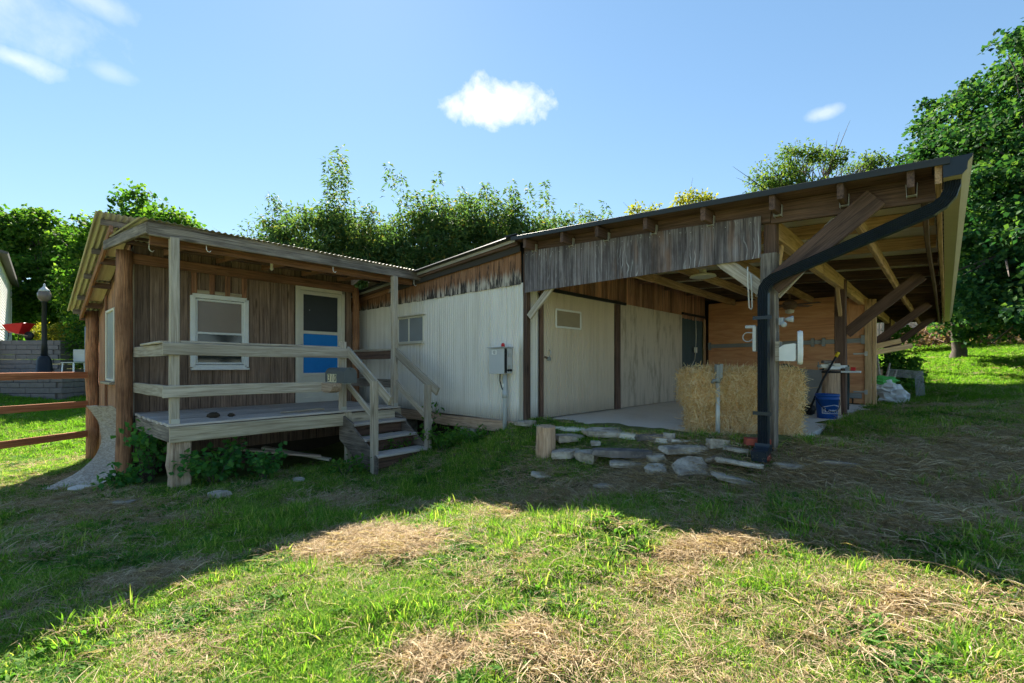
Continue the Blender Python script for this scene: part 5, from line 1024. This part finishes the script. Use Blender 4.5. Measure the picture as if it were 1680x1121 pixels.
def tree(name, label, base, ells, ncl, per, lsize, m, tr=.2, rc=.45, asp=.7, whips=(), shell=.55, cat='tree', group=None, hang=.4, tmat='bark', limbs=14, rag=.09):
    bx_, by_ = base; bz_ = g1(bx_, by_)-.1; o = Vector((bx_, by_, bz_)); t = thing(name, o, label, cat, group=group)
    cl = crown_points(ells, ncl, shell, rag); zlo = cl[:, 2].min(); ztop = cl[:, 2].max(); zc_ = bz_+max(.6, (zlo-bz_)*.9)
    v, f = [], []
    def add(pts, rad, n=6):
        tv, tf = tube_data([Vector(p)-o for p in pts], rad, n, False); s = len(v); v.extend(tv); f.extend(tuple(s+i for i in q) for q in tf)
    fork = Vector((bx_, by_, zc_)); top = Vector((bx_+random.gauss(0, .3), by_, zc_+(ztop-zc_)*.6))
    add([o, o.lerp(fork, .5)+Vector((random.gauss(0, .05), 0, 0)), fork, fork.lerp(top, .5), top], [tr*1.25, tr, tr*.85, tr*.55, tr*.15], 10)
    for i in rng.choice(len(cl), min(limbs, len(cl)), replace=False):
        e = Vector(cl[i]); s = fork.lerp(top, random.uniform(0, .7)); mdl = s.lerp(e, .55)+Vector((0, 0, -.06*(e-s).length)); add([s, s.lerp(mdl, .5), mdl, e], [tr*.4, tr*.3, tr*.2, tr*.06])
        for k in range(3):
            e2 = e+Vector(rng.normal(0, rc*1.2, 3)); add([mdl, mdl.lerp(e2, .6), e2], [tr*.14, tr*.09, tr*.03], 4)
    link('trunk', mesh('trunk', v, f, True), t, Matrix.Translation(o), m=tmat)
    n = ncl*per; ci = rng.integers(0, len(cl), n); sc = rng.uniform(.6, 1.25, len(cl))[ci][:, None]
    off = rng.normal(0, 1, (n, 3)); off /= np.linalg.norm(off, axis=1, keepdims=True); off *= (rng.random((n, 1))**.45)*rc*sc*np.array([1, 1, .75]); P = cl[ci]+off
    D = off*.9/rc + rng.normal(0, .6, (n, 3)); D[:, 2] -= hang; Nn = rng.normal(0, .55, (n, 3)); Nn[:, 2] += 1; L = lsize*rng.uniform(.65, 1.25, n); Q = [leaves(P, D, Nn, L, L*asp)]
    for (x, y, z, ln, sp) in whips:
        k = int(ln*52); tt = rng.random(k)**.85; lean = rng.normal(0, .10, 2); w = np.stack([x+lean[0]*tt*ln+np.sin(tt*4)*.05, y+lean[1]*tt*ln, z+tt*ln], 1); a = rng.random(k)*6.283; rad = sp*(1-.72*tt)*(.3+.7*rng.random(k))
        D2 = np.stack([np.cos(a), np.sin(a), rng.uniform(-.9, .7, k)], 1); Q.append(leaves(w+D2*rad[:, None]*np.array([1, 1, .3]), D2, rng.normal(0, .5, (k, 3))+[0, 0, 1], lsize*rng.uniform(.8, 1.35, k), lsize*asp*rng.uniform(.8, 1.1, k), .2))
    Q = np.concatenate(Q) - np.array(o)
    link('crown', mesh_q('crown', Q), t, Matrix.Translation(o), m=m, kind='stuff'); return t
# big maples on the right
tree('maple_tree', 'large dark green maple filling the right edge', (17.6, 14.6), [(18.8, 15, 9.6, 3.0, 3.2, 3.4), (17.3, 14.6, 6.4, 2.5, 2.8, 2.9), (20, 15, 7, 3.4, 3.4, 4.2), (16.4, 14.6, 3.9, 1.8, 1.7, 1.4), (18.0, 13.8, 3.9, 3.2, 2.2, 1.5), (19.2, 15, 12.2, 1.8, 2.4, 1.6)], 1150, 92, .155, 'maple_leaf', .36, .55, .95, shell=.70, rag=.17, limbs=40)
tree('maple_tree', 'smaller maple lobe just left of the large maple', (18.6, 19.0), [(18.2, 19, 11.2, 1.3, 1.5, 1.9), (17.6, 18.6, 9.6, 1.5, 1.6, 1.3), (19, 19.2, 8, 2.6, 2.2, 2.6), (20, 19.2, 10, 2, 2, 2), (18.2, 17.8, 4.6, 2.2, 1.4, 1.9)], 760, 66, .17, 'maple_leaf', .25, .5, .95, shell=.6)
# airy trees behind the barn roof
tree('locust_tree', 'airy spreading tree behind the barn roof left of the maples', (13.6, 20.5), [(11.9, 20.5, 10.2, 1.2, 1.2, .7), (13.3, 20.3, 10.8, 1.5, 1.2, .65), (15.6, 20.6, 10.7, 1.5, 1.2, .5), (12.8, 20.4, 9.5, 2.4, 1.3, .6), (16.3, 20.5, 9.9, 1.3, 1.1, .45)], 150, 60, .14, 'locust_leaf', .16, .42, .5, shell=.2, limbs=30)
tree('yellow_tree', 'yellowish tree top rising behind the middle of the barn roof', (8.6, 24.0), [(9.3, 24, 9.9, .9, .9, .9), (10.4, 24, 9.2, 1.2, 1.0, 1.2), (7.2, 24, 9.2, 1.0, .9, .9), (8.5, 24, 8.4, 2, .9, 1.2)], 150, 50, .17, 'gold_leaf', .15, .4, .7)
# peach-like trees behind the cabin
def whipset(x0, x1, y, z0, z1, n, l0, l1, sp=.2): return [(rng.uniform(x0, x1), y+rng.normal(0, .5), rng.uniform(z0, z1), rng.uniform(l0, l1), sp) for _ in range(n)]
tree('peach_tree', 'bushy fruit tree with one tall leafy shoot behind the porch roof', (-6.6, 16.2), [(-6.6, 16.2, 5.6, 1.9, 1.6, 1.5), (-5.2, 16.4, 5.3, 1.7, 1.5, 1.5), (-7.6, 16.2, 4.9, 1.2, 1.3, 1.3), (-4.2, 16.4, 4.6, 1.4, 1.3, 1.5)], 820, 40, .20, 'peach_leaf', .14, .42, .32, whips=[(-6.3, 16.0, 6.2, 3.0, .42), (-6.25, 16.1, 6.2, 2.9, .40), (-6.35, 15.9, 6.3, 2.6, .5), (-6.1, 16, 6.3, 2.7, .35), (-5.8, 16, 6.9, 1.7, .25), (-6.6, 16.1, 6.5, 1.9, .3)]+whipset(-8.2, -4, 16.2, 5.6, 6.4, 16, .7, 1.3, .2))
tree('peach_tree', 'wide bushy fruit tree with many upright shoots behind the barn', (-2.0, 17.0), [(-3.2, 17, 5.8, 1.7, 1.6, 1.6), (-1.6, 17, 6.0, 1.9, 1.6, 1.7), (.1, 17.2, 5.9, 1.6, 1.5, 1.6), (-2.4, 17, 4.4, 2.4, 1.6, 1.4), (.3, 17, 4.6, 2.0, 1.5, 1.3)], 1250, 42, .19, 'peach_leaf', .15, .42, .34, whips=whipset(-4.6, 1.3, 17, 6.2, 7.4, 44, .8, 1.6, .22))
tree('peach_tree', 'small fruit tree with slim shoots above the barn ridge', (2.2, 18.0), [(1.6, 18, 5.9, 1.2, 1.1, 1.5), (3.0, 18, 5.9, 1.2, 1.0, 1.3)], 330, 40, .18, 'peach_leaf', .1, .4, .34, whips=whipset(1.0, 3.8, 18, 6.3, 6.9, 18, .6, 1.2, .2))
tree('peach_tree', 'sparse grey green sapling left of the tall leafy shoot', (-9.0, 16.8), [(-9.2, 16.8, 5.8, .9, .9, 1.3), (-8.6, 16.8, 5.0, 1.0, .9, 1.2)], 130, 30, .17, 'peach_leaf', .09, .42, .34, whips=whipset(-9.9, -8.1, 16.8, 6.3, 7.0, 8, .6, 1.1, .2))
tree('shade_tree', 'broad pale green tree rising behind the cabin roof', (-17.2, 21.0), [(-17.5, 21, 8.6, .7, .8, 1.2), (-16.0, 21, 7.9, 1.4, 1.3, .9), (-19.0, 21.5, 7.5, 1.2, 1.3, 1.2), (-17, 21.5, 5.6, 2.6, 2, 2.0), (-19.2, 21.5, 5.4, 1.5, 1.6, 2.2)], 560, 46, .20, 'left_leaf', .25, .5, .8)
tree('shade_tree', 'dense sunlit green tree above the lamp post', (-33, 33), [(-34.5, 33, 10.6, 2.2, 2, 2.4), (-31.6, 33, 9.4, 1.9, 2, 2.0), (-37, 33, 10.5, 2.0, 2, 2.4), (-33, 32, 6.6, 3.8, 2.5, 2.8), (-29.8, 32, 7.2, 1.9, 2, 2.2)], 760, 50, .27, 'left_leaf', .4, .62, .8)
tree('garden_shrub', 'tall green shrub between the lamp post and the cabin', (-16.4, 18.9), [(-16.6, 18.9, 3.6, 1.5, 1.2, 1.6), (-15.6, 18.6, 2.2, 1.2, 1.0, 1.3), (-17.2, 19, 2.6, 1.0, 1.0, 1.2)], 330, 40, .13, 'left_leaf', .07, .32, .7, cat='shrub')
tree('garden_shrub', 'low flowering shrub on top of the retaining wall', (-19.6, 20.0), [(-20.2, 20, 3.0, .9, .6, .4), (-18.9, 19.8, 2.8, .6, .6, .6)], 90, 40, .10, 'gold_leaf', .03, .22, .7, cat='shrub')
tree('garden_shrub', 'leafy green shrub growing behind the bent wire mesh', (10.4, 12.2), [(10.4, 12.2, 1.5, .45, .5, .45), (11.0, 12.6, 1.3, .4, .4, .3)], 70, 40, .09, 'weed_leaf', .02, .18, .75, cat='shrub')
tree('vine', 'leafy vine hanging from the far end of the barn', (12.4, 14.6), [(12.4, 14.6, 2.55, .5, .3, .35)], 24, 40, .09, 'weed_leaf', .015, .18, .8, cat='vine')
# far wood closing the horizon
n = 5200; a = np.linspace(-1.25, 1.25, n)+rng.normal(0, .01, n); r = rng.uniform(55, 75, n); x = np.sin(a)*r; y = np.cos(a)*r; z0 = gz(x, y, False); hh = 2.0+5.0*fbm(a*9+30, a*0, 8); k = 7
P = np.repeat(np.stack([x, y, z0], 1), k, 0); P[:, 2] += rng.random(n*k)*np.repeat(hh, k); P += rng.normal(0, .6, P.shape); N_ = len(P)
link('far_wood', mesh_q('far_wood', leaves(P, rng.normal(0, 1, (N_, 3)), rng.normal(0, .6, (N_, 3))+[0, 0, .6], rng.uniform(.7, 1.3, N_), rng.uniform(.6, 1.1, N_))), m='left_leaf', kind='stuff', label='distant belt of green trees along the horizon', cat='wood')
# weeds round the porch
def weed(label, x, y, r, h, n, ls, m='vine_leaf', name='leafy_weed', stems=9):
    z = g1(x, y); o = Vector((x, y, z)); t = thing(name, o, label, 'weed'); sv, sf = [], []; Ps = []
    for i in range(stems):
        a = random.uniform(0, 6.28); e = Vector((math.cos(a)*r*random.uniform(.4, 1), math.sin(a)*r*random.uniform(.4, 1), h*random.uniform(.5, 1))); mid = e*.5+Vector((0, 0, h*.2)); tv, tf = tube_data([Vector((e.x*.15, e.y*.15, 0)), mid, e], [.006, .004, .002], 4, False); s = len(sv); sv += tv; sf += [tuple(s+k for k in q) for q in tf]; Ps += [tuple((Vector((0, 0, 0)).lerp(mid, u*2) if u < .5 else mid.lerp(e, u*2-1))) for u in np.linspace(.25, 1, 9)]
    link('stems', mesh('stems', sv, sf), t, Matrix.Translation(o), m='bark'); Ps = np.array(Ps); P = Ps[rng.integers(0, len(Ps), n)]+rng.normal(0, .05, (n, 3)); P[:, 2] = np.abs(P[:, 2]); D = rng.normal(0, 1, (n, 3)); D[:, 2] -= .4; L = ls*rng.uniform(.6, 1.3, n)
    link('leaves', mesh_q('leaves', leaves(P, D, rng.normal(0, .45, (n, 3))+[0, 0, 1], L, L*.8)), t, Matrix.Translation(o), m=m, kind='stuff')
weed('tall vine with bright leaves between the corner log and the timber support', -4.95, 6.2, .35, .85, 330, .085, stems=14); weed('low vine at the foot of the cabin corner log', -5.15, 6.0, .35, .35, 200, .08); weed('broad leaved weed in the shade right of the timber support', -3.75, 5.75, .42, .50, 460, .085, stems=16); weed('smaller weed under the deck edge right of the broad leaved one', -3.25, 5.95, .35, .40, 240, .08); weed('weed growing at the foot of the left stair post', -2.35, 6.35, .3, .22, 160, .06, 'weed_leaf'); weed('leafy weeds at the foot of the right stair post', -1.05, 6.95, .45, .35, 420, .06, 'weed_leaf'); weed('thin sapling against the pale barn wall behind the steps', -1.35, 7.55, .2, .75, 60, .10, 'weed_leaf', stems=4); weed('weeds along the barn sill beside the conduit', -.55, 6.75, .4, .22, 380, .05, 'weed_leaf'); weed('low weeds under the barn sill near the steps', -1.0, 7.3, .5, .25, 380, .055, 'weed_leaf', stems=12); weed('dark weeds in the shade behind the steps', -2.0, 7.2, .5, .3, 240, .06, 'weed_leaf')
# ------------------------------------------------ grass
PROTO = bpy.data.collections.new('grass_tufts'); protos = []
def tuft(i, m, n, h, spread, lean, w, flat=0.0, broad=False):
    q = []
    for k in range(n):
        a = rng.random()*6.283; r = spread*math.sqrt(rng.random()); b = np.array([math.cos(a)*r, math.sin(a)*r, 0]); a2 = rng.random()*6.283 if flat else a+rng.normal(0, .9); hh = h*rng.uniform(.45, 1.1); ww = w*rng.uniform(.6, 1.2); out = np.array([math.cos(a2), math.sin(a2), 0]); sd_ = np.array([-out[1], out[0], 0])
        if flat: sd_ = sd_+np.array([0, 0, rng.normal(0, .5)])
        segs = 3; pp = []
        for s in range(segs+1):
            t = s/segs; ln = lean*(.4+.9*rng.random()) if s == 0 else ln
            z = hh*(t-.42*ln*t*t) if not flat else .004+hh*.30*math.sin(math.pi*min(1, t*rng.uniform(.8, 1)))*flat+b[2]; pp.append(b+out*hh*(ln*t*t if not flat else t*1.2)+np.array([0, 0, max(z, .002)]))
        prof = [1, .95, .62, .08] if not broad else [.25, 1, .85, .1]
        for s in range(segs): q.append([pp[s]-sd_*ww*prof[s]/2, pp[s]+sd_*ww*prof[s]/2, pp[s+1]+sd_*ww*prof[s+1]/2, pp[s+1]-sd_*ww*prof[s+1]/2])
    me = bpy.data.meshes.new('tuft'); Q = np.array(q, np.float32).reshape(-1, segs, 4, 3); vv, ff = [], []
    for bl in Q:
        s = len(vv); vv += [bl[0][0], bl[0][1]]+[p for sg in bl for p in (sg[3], sg[2])]
        ff += [(s+2*j, s+2*j+1, s+2*j+3, s+2*j+2) for j in range(segs)]
    me.from_pydata([tuple(map(float, p)) for p in vv], [], ff); me.polygons.foreach_set('use_smooth', [True]*len(me.polygons)); me.materials.append(M[m]); me.update()
    o = bpy.data.objects.new('tuft_%02d' % i, me); PROTO.objects.link(o)
for i in range(4): tuft(i, 'grass_blade', 30, .045, .075, .8, .0045)
for i in range(4, 6): tuft(i, 'grass_blade', 14, .115, .06, .6, .0065)
for i in range(6, 10): tuft(i, 'dry_blade', 30, .095, .09, .5, .0038, flat=.45)
for i in range(10, 12): tuft(i, 'weed_leaf', 16, .045, .06, 1.2, .016, broad=True)
for i in range(12, 14): tuft(i, 'dry_blade', 16, .085, .06, 1.1, .0035)
for i in range(14, 16): tuft(i, 'lawn_blade', 30, .06, .10, .6, .008)
GN = bpy.data.node_groups.new('scatter', 'GeometryNodeTree'); GN.interface.new_socket('Geometry', in_out='INPUT', socket_type='NodeSocketGeometry'); GN.interface.new_socket('Geometry', in_out='OUTPUT', socket_type='NodeSocketGeometry')
def gn(t, **k):
    x = GN.nodes.new(t)
    for a, b in k.items(): setattr(x, a, b)
    return x
gi, go = gn('NodeGroupInput'), gn('NodeGroupOutput'); iop = gn('GeometryNodeInstanceOnPoints'); ci = gn('GeometryNodeCollectionInfo'); ci.inputs['Collection'].default_value = PROTO; ci.inputs['Separate Children'].default_value = True; ci.inputs['Reset Children'].default_value = True
iop.inputs['Pick Instance'].default_value = True
def nattr(name, ty): x = gn('GeometryNodeInputNamedAttribute', data_type=ty); x.inputs['Name'].default_value = name; return [o for o in x.outputs if o.enabled and o.name == 'Attribute'][0]
GN.links.new(gi.outputs[0], iop.inputs['Points']); GN.links.new(ci.outputs[0], iop.inputs['Instance']); GN.links.new(nattr('idx', 'INT'), iop.inputs['Instance Index']); GN.links.new(nattr('rot', 'FLOAT_VECTOR'), iop.inputs['Rotation']); GN.links.new(nattr('scl', 'FLOAT'), iop.inputs['Scale']); GN.links.new(iop.outputs[0], go.inputs[0])
def scatter(name, label, x, y, z, idx, scl, tilt=.15):
    n = len(x); me = bpy.data.meshes.new(name); me.vertices.add(n); me.vertices.foreach_set('co', np.stack([x, y, z], 1).astype(np.float32).ravel())
    a = me.attributes.new('idx', 'INT', 'POINT'); a.data.foreach_set('value', idx.astype(np.int32)); a = me.attributes.new('scl', 'FLOAT', 'POINT'); a.data.foreach_set('value', scl.astype(np.float32)); a = me.attributes.new('rot', 'FLOAT_VECTOR', 'POINT'); a.data.foreach_set('vector', np.stack([rng.normal(0, tilt, n), rng.normal(0, tilt, n), rng.random(n)*6.283], 1).astype(np.float32).ravel())
    o = link(name, me, kind='stuff', label=label, cat='grass'); md = o.modifiers.new('scatter', 'NODES'); md.node_group = GN; return o
def sample(dens, y0, y1, ref, pw, xr=1.22):
    yb = np.linspace(y0, y1, 400); w = dens*np.minimum(1, (ref/yb))**pw*2*xr*yb; n = int(w.sum()*(yb[1]-yb[0])); cdf = np.cumsum(w)/w.sum(); y = np.interp(rng.random(n), cdf, yb); x = rng.uniform(-xr, xr, n)*y; return x, y
def bcoord(x, y): dx, dy = x-Bf.o.x, y-Bf.o.y; return -(dx*Bf.u.x+dy*Bf.u.y), dx*Bf.v.x+dy*Bf.v.y
def ccoord(x, y): dx, dy = x-C.o.x, y-C.o.y; return dx*C.v.x+dy*C.v.y, dx*C.u.x+dy*C.u.y
def clear(x, y):
    a, b = bcoord(x, y); p, q = ccoord(x, y); edge = (fbm(x*5, y*5, 71)-.5)*.35
    ok = ~((a > -7.2) & (a < 3.35+edge*.5) & (b > np.where(a > 0, .10, -.05)+edge) & (b < 15)); ok &= ~((p > -.1) & (p < 3.5) & (q > .45+edge) & (q < 5)); ok &= ~((p > 2.15) & (p < 3.15) & (q > -1.0) & (q <= .5)); ok &= ~((x < -15.6) & (y > 15.5) & (y < 21))
    return ok
x, y = sample(1250, 1.55, 13, 3.4, 1.5); ok = clear(x, y); x, y = x[ok], y[ok]; d = dryness(x, y); u = rng.random(len(x)); pt = fbm(x*1.6, y*1.6, 55); wd_ = fbm(x*2.5+3, y*2.5, 66)
isdry = u < d*1.25; sparse = (~isdry) & (rng.random(len(x)) < .05+.14*(pt < .45)+.22*(bcoord(x, y)[0] > 3.0))
idx = rng.integers(0, 4, len(x)); idx[(pt > .62) & (rng.random(len(x)) < .09)] = 4; idx[(wd_ > .58) & (rng.random(len(x)) < .55)] = 10; idx = idx + ((idx == 10) & (rng.random(len(x)) < .5)); idx = idx+((idx == 4) & (rng.random(len(x)) < .5))
idx[isdry] = rng.integers(6, 10, isdry.sum()); idx[sparse] = rng.choice([6, 7, 12, 13], sparse.sum()); keep = ~((~isdry) & (rng.random(len(x)) < .18*(pt < .45)))
scl = rng.uniform(.65, 1.25, len(x))*(1+np.clip(y-4, 0, 8)*.05)*(.75+.6*pt); z = gz(x, y)
scatter('lawn_grass', 'patchy green lawn grass mixed with dry straw in the foreground', x[keep], y[keep], z[keep]-.006, idx[keep], scl[keep])
# taller tussocks and hay clumps
TX = [(1.78, 3.50, .28, 60), (2.28, 3.25, .30, 60), (2.05, 3.38, .3, 50), (-.55, 5.55, .35, 60), (-.9, 5.9, .3, 45), (-1.5, 3.25, .12, 14), (-2.05, 3.25, .10, 26), (1.0, 3.1, .1, 10), (2.9, 2.6, .3, 40), (3.2, 3.3, .4, 40), (2.0, 2.6, .4, 50), (-.2, 6.0, .4, 60), (2.5, 4.55, .2, 26), (2.0, 4.9, .2, 24), (1.0, 5.5, .25, 26), (4.2, 3.4, .5, 30), (-3.0, 2.6, .4, 24), (-6.6, 6.4, .5, 30), (4.1, 5.2, .5, 80), (5.2, 6.2, .6, 80)]
xs_ = np.concatenate([rng.normal(t[0], t[2]*.6, t[3]) for t in TX]); ys_ = np.concatenate([rng.normal(t[1], t[2]*.6, t[3]) for t in TX]); ok = clear(xs_, ys_); xs_, ys_ = xs_[ok], ys_[ok]
scatter('tall_grass', 'taller tussocks of green grass standing out of the lawn', xs_, ys_, gz(xs_, ys_)-.005, rng.choice([4, 5, 4, 5, 12], len(xs_)), rng.uniform(.5, 1.1, len(xs_)))
HX = [(-1.1, 3.75, .65, .28, 240), (1.32, 3.0, .40, .09, 150), (1.0, 2.72, .22, .06, 40), (-.38, 2.32, .2, .1, 90), (.12, 2.36, .10, .16, 60), (2.6, 2.95, .45, .14, 130), (1.0, 4.35, .8, .15, 120), (3.5, 3.8, 1.2, .4, 420), (4.7, 4.2, 1.2, .5, 420), (4.3, 3.3, .7, .3, 160), (6.0, 4.9, 1.2, .4, 200), (-2.55, 3.32, .35, .18, 70), (2.7, 3.2, .15, .1, 60), (-5.2, 5.6, .6, .5, 110), (-6.2, 6.4, .5, .4, 90), (-4.9, 4.4, .8, .4, 80), (.3, 2.2, .2, .1, 24), (1.9, 2.3, .3, .15, 30)]
xs_ = np.concatenate([rng.normal(t[0], t[2]*.55, t[4]) for t in HX]); ys_ = np.concatenate([rng.normal(t[1], t[3]*.55, t[4]) for t in HX]); hz_ = np.concatenate([np.abs(rng.normal(0, .013, t[4])) for t in HX]); ok = clear(xs_, ys_) & (ys_ > 1.4); xs_, ys_, hz_ = xs_[ok], ys_[ok], hz_[ok]
scatter('dry_hay', 'clumps of dry mown hay lying on the lawn', xs_, ys_, gz(xs_, ys_)+hz_, rng.integers(6, 10, len(xs_)), rng.uniform(.7, 1.3, len(xs_)), .14)
# farther lawns left and right
x, y = sample(90, 9, 34, 12, .8, 1.3); ok = clear(x, y) & (np.abs(x) > 5); x, y = x[ok], y[ok]; left = x < 0
idx = np.where(rng.random(len(x)) < np.where(left, .03, .14+.35*dryness(x, y)), rng.integers(6, 10, len(x)), rng.integers(14, 16, len(x))); scatter('far_lawn_grass', 'mown green lawn beyond the buildings', x, y, gz(x, y)-.01, idx, rng.uniform(1.1, 2.0, len(x))*(1+np.clip(y-12, 0, 25)*.03))
# pale dead stems and twigs lying on the lawn
v, f = [], []
for i in range(230):
    y0 = 1.9+5.2*random.random()**1.6; x0 = random.uniform(-1.1, 1.15)*y0; a = random.uniform(0, 6.283); L = random.uniform(.10, .42); bend = random.gauss(0, .5)
    if not clear(np.array([x0]), np.array([y0]))[0]: continue
    pts = []
    for k in range(5):
        t = k/4; xx, yy = x0+math.cos(a+bend*t)*L*t, y0+math.sin(a+bend*t)*L*t; pts.append(Vector((xx, yy, g1(xx, yy)+.022+.05*math.sin(t*2.6)*random.random())))
    r = random.uniform(.0014, .0032); tv, tf = tube_data(pts, [r, r, r*.8, r*.6, r*.4], 4, False); s_ = len(v); v += tv; f += [tuple(s_+k for k in q) for q in tf]
link('dead_stems', mesh('dead_stems', v, f), m='dry_blade', kind='stuff', label='thin pale dead stems and twigs scattered over the lawn', cat='twigs')
